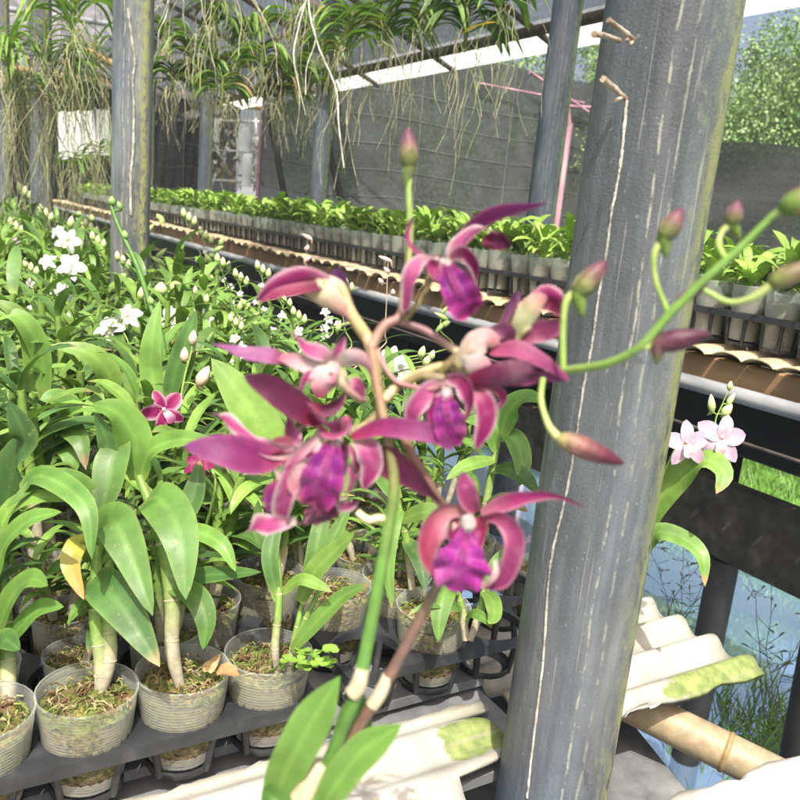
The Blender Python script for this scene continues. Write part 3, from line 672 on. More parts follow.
def spike(root, origin, stalk, flowers, buds, d, colf, lipc, size, r=.0016, sc=(.22, .33, .08), bc=None):
    """a flower stalk with flowers and buds as parts of the plant ROOT (pixels and depth give the points)"""
    L0 = -V(root.location); b = MB()
    P = [V(origin)] + [at(x, y, d) for x, y in stalk]
    b.tube(P, [r * 1.3, r, r * .7], 6, 20, sc); b.build('flower_stalk', M['stem'], root, L0)
    C_ = cr(P, 60)
    for (x, y, s, dd) in flowers:
        c = at(x, y, d + dd); q = min(C_, key=lambda p: (p - c).length)
        f = flower5(c, -FW + V((rnd.uniform(-.5, .5), rnd.uniform(-.3, .3), rnd.uniform(-.1, .5))), size * s, colf, lipc, 'flower', root, L0, rnd.uniform(-.5, .5))
        p = MB(); p.tube([q, q.lerp(c, .5) + V((0, 0, .004)), c], r * .6, 5, 4, sc, False); p.build('pedicel', M['stem'], f)
    for (x, y, x2, y2, wpx) in buds:
        m_ = MB(); b0, t0 = at(x, y, d), at(x2, y2, d); q = min(C_, key=lambda p: (p - b0).length)
        m_.tube([q, q.lerp(b0, .5) + V((0, 0, .002)), b0], r * .55, 5, 4, sc, False)
        bud_mesh(m_, b0, t0, wpx * d / F, *(bc or ((.26, .36, .10), (.54, .57, .32)))); m_.build('bud', M['stem'], root, L0)
def under(x, y, z, d):                                           # the nearest free place on the bench below a point
    p = at(x, y, d); return (min(.72, p.x), p.y, z)
def bearer(px, py, d, label, seed):
    p = under(px, py, TRZ, d); o = dup(protoN[seed % 9]); o.location = p; BEAR.append(p)
    tag(o, label, 'potted orchid', 'flowering orchids on the near bench'); return o
def dz(x, y, z): return (atz(x, y, z) - CAM).dot(FW)
d = dz(65, 290, 1.06); o = bearer(62, 330, d, 'orchid with a tall spike of white flowers at the left', 1)
spike(o, V(o.location) + V((0, 0, .15)), [(62, 335), (66, 290), (70, 240)], [(67, 241, 1, 0), (71, 267, 1.1, -.02), (63, 293, .9, .02), (62, 320, 1, -.02), (48, 262, .7, 0), (57, 232, .6, .01)], [(70, 228, 72, 216, 7)], d, white, wlip, .064)
d = dz(118, 322, 1.05); o = bearer(125, 360, d, 'orchid with two white flowers side by side above the foliage', 2)
spike(o, V(o.location) + V((0, 0, .15)), [(130, 350), (122, 330), (112, 320)], [(109, 329, 1.05, 0), (128, 317, 1, .01)], [(140, 300, 143, 286, 8)], d, white, wlip, .060)
d = dz(173, 318, 1.05); o = bearer(180, 350, d, 'orchid with one white flower under a drooping bud', 3)
spike(o, V(o.location) + V((0, 0, .15)), [(178, 345), (175, 320), (180, 285)], [(173, 320, 1.15, 0)], [(172, 282, 182, 296, 13), (160, 296, 162, 282, 14)], d, white, wlip, .062)
d = dz(398, 365, 1.0); o = bearer(400, 410, d, 'orchid with white flowers half hidden behind the purple spray', 4)
spike(o, V(o.location) + V((0, 0, .14)), [(402, 400), (398, 372), (392, 350)], [(392, 360, 1.2, 0), (404, 372, 1.2, .01), (386, 374, .8, 0)], [(420, 358, 424, 346, 8), (424, 366, 430, 355, 8), (430, 360, 434, 350, 7)], d, white, wlip, .052)
d = dz(163, 411, 1.03); o = bearer(175, 440, d, 'orchid with a single magenta flower edged in white', 5)
spike(o, V(o.location) + V((0, 0, .15)), [(176, 440), (183, 385), (192, 350)], [(164, 411, 1, -.03)], [(192, 345, 194, 330, 9), (184, 362, 185, 347, 9), (198, 386, 209, 366, 13)], d - .02, mag, mlip, .057, bc=((.45, .34, .22), (.72, .52, .50)))
d = dz(200, 467, 1.0); o = bearer(205, 500, d, 'orchid with a small dark crimson flower drooping low', 6)
spike(o, V(o.location) + V((0, 0, .12)), [(215, 490), (212, 470), (206, 462)], [(199, 466, 1, -.02)], [], d - .03, dmag, dmag, .034)
d = 1.07
spike(lil, at(636, 560, 1.12), [(645, 520), (680, 440), (702, 434), (714, 428), (716, 418), (722, 405)], [(686, 444, 1.1, -.03), (721, 439, 1.15, -.03)], [(712, 413, 711, 394, 8), (727, 405, 735, 393, 6), (722, 416, 732, 404, 10), (729, 390, 731, 381, 6), (692, 432, 694, 444, 10)], d, lilac, llip, .058, .0013)
# the tall green shoot and the far, small blossoms
d = 1.30; o = bearer(168, 375, d, 'orchid with a thick bare green shoot tipped by tiny buds', 7)
spike(o, V(o.location) + V((0, 0, .12)), [(163, 345), (150, 305), (138, 268), (118, 225), (111, 205)], [], [(112, 206, 112, 196, 8), (121, 210, 118, 201, 6), (126, 240, 124, 230, 7), (152, 306, 149, 296, 8)], d, white, wlip, .04, .0042, (.09, .19, .04), ((.13, .25, .06), (.22, .34, .10)))
FAR = [((90, 250, .55), 'orchid with open lilac flowers just right of the tall white spike', lilac), ((122, 283, .5), 'orchid with small white flowers left of the green shoot', white), ((188, 240, .45), 'orchid with tiny lilac flowers under the second grey post', lilac), ((222, 285, .5), 'orchid with white flowers midway to the bamboo deck', white), ((262, 292, .45), 'orchid with white flowers near the dark aisle', white), ((30, 290, .5), 'orchid with white flowers low at the left edge', white), ((200, 318, .5), 'orchid with white flowers beyond the single white flower', white),
       ((45, 236, .5), 'orchid with small white blossoms in front of the short grey post', white), ((205, 258, .45), 'orchid with pale blossoms just past the second grey post', white), ((298, 338, .5), 'orchid with white blossoms above the pale flower of the purple spray', white), ((345, 306, .5), 'orchid with white blossoms near the aisle edge of the bench', white), ((235, 345, .45), 'orchid with greenish white blossoms above the broad light leaf', white), ((140, 262, .45), 'orchid with clustered pale blossoms beside the tall green shoot', lilac),
       ((15, 249, .85), 'orchid with one pale lilac flower near the left picture edge', lilac), ((97, 263, .5), 'orchid with small dull purple flowers behind the white spike', lilac), ((24, 214, .5), 'orchid with a dark pink bloom beneath the hanging roots', dmag),
       ((283, 322, .5), 'orchid with small white blossoms left of the pink half-open flower', white), ((325, 318, .5), 'orchid with tiny white blossoms right under the pink half-open flower', white), ((240, 300, .4), 'orchid with pale cream blossoms in mid bench', white)]
for k, ((x, y, s), lb, cf) in enumerate(FAR):
    d = dz(x, y, 1.04); o = bearer(x + 4, y + 12, d, lb, k)
    spike(o, V(o.location) + V((0, 0, .15)), [(x + 5, y + 18), (x + 3, y), (x, y - 14)], [(x + rnd.uniform(-10, 10) * (q > 0), y + q * 8 - 6, s * 1.2, 0) for q in range(1 if k in (0, 2) else 4)], [(x + 6 - q * 5, y - 14 - q * 4, x + 7 - q * 6, y - 24 - q * 4, 6) for q in range(3)], d, cf, wlip if cf is white else llip, .045)
BUDS = [(85, 232), (165, 230), (215, 262), (240, 322), (160, 275), (143, 240), (120, 250), (205, 290), (255, 330), (345, 330), (130, 288), (440, 330)]
for k, (x, y) in enumerate(BUDS):
    d = dz(x, y, 1.03); o = bearer(x + 3, y + 14, d, 'orchid with a spike of closed pale green buds rising over the foliage', k)
    spike(o, V(o.location) + V((0, 0, .13)), [(x + 4, y + 20), (x, y), (x - 2 + rnd.uniform(-4, 4), y - 16)], [], [(x + rnd.uniform(-9, 9), y - 16 + q * 6, x + rnd.uniform(-12, 12), y - 24 + q * 6 + rnd.uniform(-4, 4), rnd.uniform(4, 6.5)) for q in range(4)], d, white, wlip, .04, bc=((.20, .33, .08), (.38, .47, .17)))
for k, (x, y, y2) in enumerate(((305, 285, 240), (385, 340, 262))):
    d = dz(x, y, 1.03); o = bearer(x, y + 8, d, ['orchid with a withered pinkish spike before the bamboo deck', 'orchid with a tall thin pink spike of tiny buds'][k], k + 3)
    spike(o, V(o.location) + V((0, 0, .12)), [(x - 4, y + 8), (x, y - 10), (x + 3, y2)], [], [(x + rnd.uniform(-6, 6) + 2, y2 + q * 11, x + rnd.uniform(-10, 10) + 2, y2 - 6 + q * 11, 5) for q in range(4)], d, white, wlip, .04, .0012, (.45, .34, .25), ((.55, .40, .32), (.70, .48, .46)))
# larger single leaves that stand out in mid bench
def lone(px, py, d, label, leaves, seed):
    o = bearer(px, py, d, label, seed); L0 = -V(o.location)
    for P, wp, k in leaves:
        b = MB(); b.ribbon([at(x, y, d + q) for x, y, q in P], wp * d / F * 1.05, -FW + V((0, 0, .7)), 'leaf', (0, 0), 0, .15, 14, 6, leafcol(k), .04, rnd.uniform(0, 6)); b.build('leaf', M['leaf'], o, L0)
lone(275, 470, .99, 'orchid with one very broad light green leaf leaning behind the purple flowers', [([(282, 480, 0), (268, 440, -.02), (240, 395, -.03), (211, 358, -.03)], 40, 3), ([(280, 470, 0), (250, 480, -.02), (215, 495, -.03), (185, 505, -.03)], 20, 1)], 2)
lone(170, 420, 1.10, 'orchid with stiff upright leaves around a green shoot', [([(160, 410, 0), (152, 375, 0), (152, 340, -.01), (160, 300, 0)], 22, 1), ([(168, 405, 0), (176, 370, -.01), (188, 335, -.02), (196, 310, -.02)], 20, 2), ([(166, 410, 0), (180, 385, 0), (196, 350, 0)], 18, 0)], 5)
lone(40, 370, 1.12, 'orchid with long arching leaves at the left edge of the bench', [([(45, 400, 0), (40, 350, -.02), (20, 318, -.04), (-6, 312, -.05)], 20, 1), ([(30, 390, 0), (30, 340, -.02), (15, 312, -.04), (-8, 300, -.05)], 18, 3), ([(115, 400, 0), (108, 372, -.02), (86, 352, -.04), (50, 345, -.05)], 22, 3), ([(75, 440, 0), (70, 410, -.03), (55, 398, -.05), (40, 400, -.06)], 24, 0)], 6)
lone(60, 470, 1.02, 'orchid with a plump green cane and curled leaves at the left', [([(38, 480, 0), (50, 440, -.02), (62, 425, -.04), (80, 440, -.06), (86, 470, -.07)], 24, 1), ([(36, 470, 0), (50, 440, 0), (70, 450, -.04), (72, 480, -.05)], 26, 0)], 7)

# ------------------------------------------------------------------ the crowd of flowerless orchids
free = lambda x, y, r: all(math.hypot(x - q[0], y - q[1]) > r for q in BEAR)
EMPTY_A = {(0, 0), (2, 0), (0, 1), (3, 1), (2, 1)}
cells = []
for (x, y, i, j) in tray_spots:
    for a in range(4):
        for c in range(6):
            cells.append((x + (a - 1.5) * PITCH, y + (c - 2.5) * PITCH, i, j, a, c))
for (cx, cy, i, j, a, c) in cells:
    if j == 0 and c == 0 and i == 1: continue                       # the four nearest pots are built by hand below
    if i == 0 and j == 0 and ((a, c) in EMPTY_A or (c == 0)): continue
    if math.hypot(cx - .555, cy - 2.57) < .10 or cx < .086 * cy - .12: continue
    if not free(cx, cy, .06): continue
    near = cy < 1.45
    lowp = (j == 0 and c <= 2)
    place(rnd.choice(protoN if near else protoF), cx + rnd.uniform(-.006, .006), cy + rnd.uniform(-.006, .006), LAB_A if cy < 1.9 else LAB_B,
          'flowerless orchids on the near bench' if cy < 1.9 else 'far orchids on the near bench', s=rnd.uniform(.62, .78) if (i == 0 and j == 0 and c < 3) else rnd.uniform(.72, .86) if lowp else rnd.uniform(.85, 1.12))
y = 2.33
while y < 7.2:
    x = .086 * y - .15; st = .10 + .02 * (y - 2.3)
    while x < .78:
        if free(x, y, .06) and math.hypot(x - .555, y - 2.57) > .11 and math.hypot(x - .585, y - 4.9) > .11:
            place(rnd.choice(protoF), x + rnd.uniform(-.02, .02), y + rnd.uniform(-.02, .02), LAB_B, 'far orchids on the near bench', s=rnd.uniform(.9, 1.2))
        x += st
    y += st
for pr in protoN + protoF:
    if pr.name not in used: drop(pr)
for o in [cup_me] + med_me: bpy.data.objects.remove(o)

# ------------------------------------------------------------------ far bench with seedlings
bench = empty('seedling_bench', (1.75, 4.0, 0), 'long raised bamboo and timber bench carrying the seedling trays over the dark aisle', 'bench'); L0 = (-1.75, -4.0, 0)
b = MB(); y = .5
while y < 11.5:                                                  # split bamboo laid across
    wd = rnd.uniform(.07, .095); x0 = 1.49 + rnd.uniform(-.022, .012); z = 1.066; vs = []; n = 8
    tilt = rnd.uniform(-.012, .012); cc = rnd.choice([(.46, .35, .21), (.40, .30, .17), (.50, .40, .27), (.36, .28, .18)])
    for x, dy in ((x0, 0), (2.0, tilt)):
        for th in (0, .005):
            for j in range(n + 1):
                a = math.pi * (.12 + .76 * j / n); vs.append((x, y + dy + math.cos(a) * wd * .54, z - .012 + math.sin(a) * (wd * .30 - th)))
    m_ = n + 1; f = []
    for j in range(n): f += [(j, j + 1, 2 * m_ + j + 1, 2 * m_ + j), (m_ + j + 1, m_ + j, 3 * m_ + j, 3 * m_ + j + 1), (j + 1, j, m_ + j, m_ + j + 1)]
    f += [(0, 2 * m_, 3 * m_, m_), (n, n + m_, 3 * m_ + n, 2 * m_ + n)]
    b.add(vs, f, cc); y += wd * 1.02 + rnd.uniform(.0, .012)
b.build('slat_deck', M['bamboo'], bench, L0)
b = MB(); b.box((1.545, 6, 1.022), (.032, 11.2, .060), bev=.004); b.box((1.97, 6, 1.022), (.032, 11.2, .060)); b.build('deck_beam', M['wood'], bench, L0)
b = MB(); b.tube([(1.505, .35, .990), (1.505, 4, .985), (1.51, 11.5, .985)], .0175, 16, 24); b.build('front_pipe', M['steel'], bench, L0)
b = MB(); b.box((1.74, 6, .885), (.05, 11.2, .175), bev=.006); b.build('bearer', M['black'], bench, L0)  # added black rail standing in for the shade under the deck
b = MB(); b.box((1.66, 6, .652), (.06, 11.2, .185), bev=.006); b.build('bearer', M['beam'], bench, L0)
b = MB(); b.tube([(1.46, .4, .905), (1.46, 3, .900), (1.46, 7, .905), (1.46, 11, .90)], .004, 8, 20); b.build('cable', M['rust'], bench, L0)
b = MB(); b.box((2.03, 6, .792), (.045, 11.2, .018)); b.build('back_rail', M['black'], bench, L0)
for y in (1.13, 3.1, 5.1, 7.1, 9.1):
    b = MB(); b.tube([(1.66, y, -.3), (1.66, y, .558)], .036, 16, 2); y > 2 and b.tube([(1.90, y, -.3), (1.90, y, .99)], .036, 16, 2); b.build('leg', M['black'], bench, L0)
b = MB(); b.tube([at(790, 790, 1.45), at(816, 655, 1.40), at(831, 590, 1.37), at(856, 480, 1.33)], .028, 14, 6); tag(b.build('bench_post', M['black'], None), 'short black post leaning in at the lower right picture edge', 'post')
b = MB(); vs = []; n = 90                                       # added black sheet standing in for the shade behind the bench legs
q_ = ray(738, 485); YS = 1.98 / q_.x * q_.y
for i in range(n + 1):
    yy = YS + (11 - YS) * i / n
    for z, q in ((1.0, 0), (.85, .5), (.68, 1), (.52, 1.2)): vs.append((1.98 + .02 * q * math.sin(i * 1.3) + .01 * math.sin(i * .4), yy, z))
b.add(vs, [(i * 4 + j, i * 4 + j + 1, (i + 1) * 4 + j + 1, (i + 1) * 4 + j) for i in range(n) for j in range(3)])
tag(b.build('added_shade_sheet', M['shade_sheet']), 'added black sheet imitating the shade under the back of the seedling bench', 'cloth')

SP = .09; NX = 4
trp = tray(4, 8, SP, .0405, 'seedling_tray', deep=.075); TZ = 1.160
for k in range(14):
    o = trp if k == 0 else dup(trp)
    o.location = (1.555 + 2 * SP + .0 + (.004 if k % 2 else -.012), .56 + 4 * SP + k * (8 * SP + .006), TZ)
    tag(o, 'black seedling tray in the long row on the bamboo bench', 'tray', 'trays of seedlings on the far bench')
scup = MB(); scup.lathe([(.030, -.070), (.032, -.03), (.0395, .012), (.041, .045), (.0425, .05), (.0425, .052), (.041, .052)], (0, 0, 0), 18); scup_o = scup.build('cup', M['cup2'])
smed = []
for s in range(3):
    b = MB(); b.lathe([(.0005, .030), (.0365, .028), (.0345, .005), (.0292, -.03), (.0262, -.068)], (0, 0, 0), 18, col=[(.16, .12, .06), (.14, .11, .05), (.17, .10, .06), (.20, .115, .075), (.15, .09, .06)])
    smed.append(b.build('coir', M['moss']))
sleaf = []
for s in range(11):
    b = MB()
    for k in range(rnd.randint(11, 16)):
        a = rnd.uniform(0, 6.28); c = V((math.cos(a) * .01, math.sin(a) * .01, .03)); L = rnd.uniform(.05, .085)
        lb = gen_leaf(c + V((0, 0, rnd.uniform(0, .055))), a + rnd.uniform(-.5, .5), rnd.uniform(.6, 1.4), L, rnd.uniform(.015, .025), rnd.uniform(.6, 1.9), 3, n=6, m=2); lb.c = [(min(1, c[0] * 1.25), min(1, c[1] * 1.22), c[2] * 1.1, c[3]) for c in lb.c]
        n0 = len(b.v); b.v += lb.v; b.c += lb.c; b.sm += lb.sm; b.mi += lb.mi; b.f += [tuple(i + n0 for i in f) for f in lb.f]
    sleaf.append(b.build('leaves', M['leaf']))
cnt = 0
def put(o, root):
    c = o.copy(); COL.objects.link(c); c.parent = root; c.rotation_euler.z = rnd.uniform(0, 6.28); return c
for k in range(14):
    for j in range(8):
        for i in range(NX):
            if k >= 9 and i > 0: continue
            x = 1.555 + (i + .5) * SP + (.004 if k % 2 else -.012); y = .56 + (j + .5) * SP + k * (8 * SP + .006)
            if y < .62 or cnt >= 300 or (rnd.random() < .05 and i > 0): continue
            r_ = empty('orchid_seedling', (x + rnd.uniform(-.003, .003), y + rnd.uniform(-.003, .003), TZ + rnd.uniform(0, .008)), 'young bright green orchid seedling in a cloudy plastic cup on the bamboo bench', 'seedling', 'seedlings in cups on the far bench'); cnt += 1; r_.rotation_euler.x = rnd.uniform(-.06, .06); r_.rotation_euler.y = rnd.uniform(-.06, .06)
            put(scup_o, r_); put(rnd.choice(smed), r_); lf = put(rnd.choice(sleaf), r_); s = rnd.uniform(1.0, 1.5); lf.scale = (s, s, s)
b = MB()                                                         # the farthest seedlings as one mass
src = [([V(v.co) for v in o.data.vertices], [tuple(p.vertices) for p in o.data.polygons], [tuple(d.color)[:3] for d in o.data.color_attributes['Col'].data]) for o in sleaf[:3]]
for k in range(9, 14):
    for j in range(8):
        for i in range(1, NX):
            x = 1.555 + (i + .5) * SP; y = .56 + (j + .5) * SP + k * (8 * SP + .006); vs, fs, cs = rnd.choice(src); q = Matrix.Rotation(rnd.uniform(0, 6), 3, 'Z')
            b.add([q @ v + V((x, y, TZ)) for v in vs], fs, cs)
tag(b.build('distant_seedlings', M['leaf']), kind='stuff', label='far end of the seedling rows blending together', cat='seedlings')
for o in [scup_o] + smed + sleaf: bpy.data.objects.remove(o)

# ------------------------------------------------------------------ weeds and grass in the pond
b = MB()
for k in range(420):
    c = V((1.96 + rnd.gauss(0, .12), 1.08 + rnd.gauss(0, .10), -.02)); a = rnd.uniform(0, 6.28); h = rnd.uniform(.05, .14); l = rnd.uniform(.02, .12)
    e = c + V((math.cos(a) * l, math.sin(a) * l, h))
    b.ribbon([c, c.lerp(e, .5) + V((0, 0, h * .12)), e], rnd.uniform(.004, .008), (-.5, -.8, .3), 'lance', (0, 0), 0, .1, 4, 1, lambda u, q: mixc((.05, .12, .02), (.12, .25, .05), u))
tag(b.build('grass', M['leaf2']), kind='stuff')
b = MB()
for k in range(5200):
    y = rnd.uniform(.4, 4.6); x = 3.06 + abs(rnd.gauss(0, 1.1)); c = V((x, y, .09)); a = rnd.uniform(0, 6.28); h = rnd.uniform(.05, .16); l = rnd.uniform(.02, .10); e = c + V((math.cos(a) * l, math.sin(a) * l, h)); q_ = rnd.random()
    b.ribbon([c, c.lerp(e, .5) + V((0, 0, h * .15)), e], rnd.uniform(.006, .012), (-.5, -.8, .3), 'lance', (0, 0), 0, .1, 3, 1, lambda u, q: mixc((.07, .16, .02), (.18, .36, .06), q_))
tag(b.build('grass', M['leaf2']), kind='stuff')
def weed(px, py, d, h, n, label, seed):
    rg = random.Random(seed); o = atz(px, py, -.02); root = empty('water_weed', o, label, 'weed'); b = MB(); lf = MB()
    for k in range(n):
        a = rg.uniform(0, 6.28); P = [V((0, 0, 0))]; p = V((0, 0, 0)); dr = V((math.cos(a) * .35, math.sin(a) * .35, 1))
        for q in range(6):
            dr = (dr + V((rg.uniform(-.3, .3), rg.uniform(-.3, .3), rg.uniform(-.15, .1)))); p = p + dr.normalized() * h / 6; P.append(p.copy())
        b.tube(P, [.0016, .0007], 5, 18, (.09, .08, .05), False)
        for q in range(22):
            c = cr(P, 40)[rg.randrange(10, 40)]; d2 = V((rg.uniform(-1, 1), rg.uniform(-1, 1), rg.uniform(-.2, .8))).normalized() * rg.uniform(.02, .06)
            b.tube([c, c + d2], .0008, 4, 1, (.09, .08, .05), False)
            if rg.random() < .7: lf.ribbon([c + d2, c + d2 * 1.3 + V((0, 0, .003)), c + d2 * 1.55], .0055, (-.3, -.6, .8), 'leaf', (0, 0), 0, .1, 3, 2, lambda u, q_: (.06, .10, .03))
    b.build('stem', M['bark'], root); lf.build('leaves', M['leaf2'], root)
weed(668, 640, 2, .42, 5, 'dark sprawling water weed beside the thick post, left of the black bench leg', 3)
weed(765, 735, 2, .50, 4, 'sparse dark leggy weed rising from the bright water at the right', 5)

# ------------------------------------------------------------------ shade house: roof, eave, net walls
roof = empty('shade_roof', (2.6, 6, 0), 'pale blue grey mesh roof with dark purlins above the seedling bench', 'roof'); L0 = (-2.6, -6, 0)
RZ = lambda x: 2.42 + (3.2 - x) * .36
b = MB(); ny = 60; xs = [1.9 + 1.3 * i / 8 for i in range(9)]
b.add([(x, 1.5 + 12.5 * j / ny, RZ(x) + .02 * math.sin(j * .9 + x * 3) * math.sin(x * 2.4)) for j in range(ny + 1) for x in xs], [(j * 9 + i, j * 9 + i + 1, (j + 1) * 9 + i + 1, (j + 1) * 9 + i) for j in range(ny) for i in range(8)])
b.build('mesh_cover', M['roofnet'], roof, L0)
for k in range(11):
    y = 1.7 + k * 1.15; b = MB(); b.tube([(1.85, y, RZ(1.85) - .03), (3.36, y, RZ(3.36) - .03)], .02, 8, 2); b.build('rafter', M['rust'], roof, L0)
for x in (2.0, 2.55):
    b = MB(); b.tube([(x, 1.4, RZ(x) - .065), (x, 14, RZ(x) - .065)], .018, 10, 4); b.build('purlin', M['rust'], roof, L0)
b = MB(); b.tube([(3.08, .8, 2.40), (3.08, 6, 2.39), (3.08, 14, 2.39)], .032, 14, 6); b.build('eave_pipe', M['rust'], roof, L0)
b = MB()
for k in range(16):
    y0, y1 = .6 + k * .85, .6 + k * .85 + .87; o_ = .004 * (k % 2)
    b.add([(3.55 + o_, y0, 2.62), (3.55 + o_, y1, 2.62), (3.34 + o_, y1, 2.34), (3.34 + o_, y0, 2.34)], [(0, 1, 2, 3)])
b.build('white_eave_sheet', M['strip'], roof, L0)
# net wall along x
WY = 7.6
def netwall(name, x0, x1, y, z0, z1, label, seams, vseams, mat='net', rz=0.):
    root = empty(name, (x0, y, 0), label, 'net wall', rz=rz); L = x1 - x0; b = MB(); nx, nz = 48, 16
    b.add([(L * i / nx, .030 * math.sin(i * .31 + j * .12) + .010 * math.sin(i * 1.1 - j * .5), z0 + (z1 - z0) * j / nz) for j in range(nz + 1) for i in range(nx + 1)],
          [(j * (nx + 1) + i, j * (nx + 1) + i + 1, (j + 1) * (nx + 1) + i + 1, (j + 1) * (nx + 1) + i) for j in range(nz) for i in range(nx)])
    b.build('net_sheet', M[mat], root)
    s = MB()
    wv = lambda x, z: .030 * math.sin(x / L * nx * .31 + (z - z0) / (z1 - z0) * nz * .12) + .010 * math.sin(x / L * nx * 1.1 - (z - z0) / (z1 - z0) * nz * .5) - .005
    for z in seams: s.tube([(L * k / 60, wv(L * k / 60, z - .02 * math.sin(k * .2)), z - .02 * math.sin(k * .2)) for k in range(61)], .0032, 5, 60)
    for x in vseams: s.tube([(x, wv(x, z0 + (z1 - z0) * k / 24), z0 + (z1 - z0) * k / 24) for k in range(25)], .005, 5, 24)
    s.build('seam_lines', M['seam'], root); return root
netwall('net_wall', 2.85, 6.95, WY, .3, 3.0, 'broad dark grey shade net wall with pale seam lines behind the seedlings', [1.45, 1.72, 1.98, 2.25, 2.5], [.75, 1.75, 2.9])
netwall('net_wall', 2.35, 3.3, 9.6, .3, 2.35, 'narrow far grey net panel between two dark posts at the left', [1.35, 1.6, 1.85, 2.1], [.3, .62], 'net2')
fr = empty('pink_trellis', (6.6, WY, 0), 'pink painted metal frame with a leaning top brace at the end of the net wall', 'frame'); L0 = (-6.6, -WY, 0)
def bar(b, p, q, r=.028): b.tube([V(p), V(q)], r, 8, 2)
aw = lambda x, y: CAM + ray(x, y) * (7.50 / ray(x, y).y)
ptop = aw(569, 128); b = MB(); bar(b, (ptop.x, ptop.y, ptop.z + .05), (ptop.x, ptop.y, .1), .04); b.build('upright', M['pink'], fr, L0)
b = MB(); bar(b, aw(478, 83), aw(584, 103), .011); bar(b, aw(530, 72), aw(588, 112), .02); bar(b, aw(569, 128), aw(566, 100), .035); bar(b, aw(566, 106), aw(600, 108), .018); b.build('brace', M['pink'], fr, L0)
b = MB(); p = at(262, 110, 8); bar(b, (p.x, p.y, 2.2), (p.x, p.y, .1), .022); tag(b.build('pink_pole', M['pink']), 'thin pink pole at the left end of the dark net wall', 'pole')
for k, (a0, a1) in enumerate((((270, 118, 7.4), (288, 215, 7.4)), ((322, 120, 7.3), (345, 215, 7.3)))):
    b = MB(); bar(b, at(*a0), at(*a1), .03); tag(b.build('slanted_prop', M['black']), ['slanted dark prop just right of the thin pink pole', 'slanted dark prop behind the post in front of the net wall'][k], 'prop')
# the low slack net on the right
b = MB(); A_, B_ = V((5.55, 6.05, 0)), V((9.0, 1.0, 0)); n, m_ = 60, 14; vs = []
for j in range(m_ + 1):
    for i in range(n + 1):
        p = A_.lerp(B_, i / n); sag = .04 * math.sin(i / n * math.pi * 4) ** 2; z = .15 + (2.20 - sag * (j / m_) - .15) * j / m_
        fold = .07 * math.sin(z * 9 + math.sin(i * .22) * 1.6) * (.4 + .6 * math.sin(i * .17) ** 2) * (j / m_); vs.append((p.x - fold * .6, p.y - fold * .75, z))
b.add(vs, [(j * (n + 1) + i, j * (n + 1) + i + 1, (j + 1) * (n + 1) + i + 1, (j + 1) * (n + 1) + i) for j in range(m_) for i in range(n)])
tag(b.build('net_fence', M['net2']), 'low slack black net fence with sagging folds in front of the trees at right', 'fence')
# clutter in the gap: rack with hanging plastic and dry plants, white cloth, shed at the far left
rk = empty('wire_rack', (2.75, 9.0, 0), 'pale wire rack hung with dead plants and scraps left of the pink pole', 'rack'); L0 = (-2.75, -9.0, 0)
b = MB()
for y in (112, 142, 172): b.tube([at(208, y + 8, 9), at(264, y + 10, 9)], .012, 6, 2, (.6, .6, .6), False)
for x in (212, 238, 256): b.tube([at(x, 118, 9), at(x - 1, 190, 9)], .014, 6, 2, (.6, .6, .6), False)
b.build('wires', M['cloth'], rk, L0)
b = MB()
for k in range(170):
    x, y = rnd.uniform(210, 260), rnd.uniform(118, 182); c = at(x, y, 9 + rnd.uniform(-.15, .25)); e = V((rnd.uniform(-.08, .08), rnd.uniform(-.05, .05), rnd.uniform(-.16, .05)))
    cc = rnd.choice([(.45, .42, .38), (.30, .22, .15), (.55, .55, .55), (.16, .18, .08), (.35, .25, .25), (.7, .7, .7)])
    b.ribbon([c, c + e * .5, c + e], rnd.uniform(.02, .06), -FW, 'leaf', (0, 60), .3, 0, 4, 2, lambda u, q: cc)
tag(b.build('dry_plants', M['bark'], rk, L0), kind='stuff')
for k, (x, y, hh, ww) in enumerate(((245, 138, .30, .16), (247, 170, .36, .12), (214, 130, .26, .12))):
    b = MB(); c = at(x, y, 8.8); b.lathe([(ww * .05, hh * .5), (ww * .35, hh * .47), (ww * .5, hh * .3), (ww * .46, -hh * .3), (ww * .5, -hh * .5)], c, 12)
    tag(b.build('plastic_bag', M['cloth']), ['white plastic bag high on the wire rack', 'long white plastic bag low on the wire rack', 'white plastic bag at the left end of the wire rack'][k], 'bag')
b = MB(); c0, c1 = at(58, 112, 11), at(110, 108, 11); n = 20; vs = []
for i in range(n + 1):
    p = c0.lerp(c1, i / n); q = .04 * math.sin(i * 1.1); vs += [(p.x + q, p.y - q, p.z + .02 * math.sin(i)), (p.x + q * 1.6, p.y - q, p.z - .62)]
b.add(vs, [(2 * i, 2 * i + 1, 2 * i + 3, 2 * i + 2) for i in range(n)]); tag(b.build('white_cloth', M['cloth']), 'white cloth hung up behind the hanging roots at the left', 'cloth')
shed = empty('shed', (.2, 13, 0), 'far dark shed with a ribbed grey roof behind the left posts', 'shed'); L0 = (-.2, -13, 0)
b = MB(); vs = []; nx, ns = 120, 6
for j in range(ns + 1):
    for i in range(nx + 1):
        x = -1.6 + 6.2 * i / nx; t = j / ns; vs.append((x, 12.4 + 2.8 * t, 2.75 + 1.75 * t + .05 * math.sin(i * 1.05)))
b.add(vs, [(j * (nx + 1) + i, j * (nx + 1) + i + 1, (j + 1) * (nx + 1) + i + 1, (j + 1) * (nx + 1) + i) for j in range(ns) for i in range(nx)]); b.build('roof', M['corr'], shed, L0)
b = MB(); b.box((1.5, 14.5, 1.5), (6, .1, 2.8)); b.build('wall', M['net2'], shed, L0)
for x in (-1.2, 1.0, 3.2):
    b = MB(); b.tube([(x, 12.7, .05), (x, 12.7, 2.85)], .06, 8, 2); b.build('post', M['black'], shed, L0)
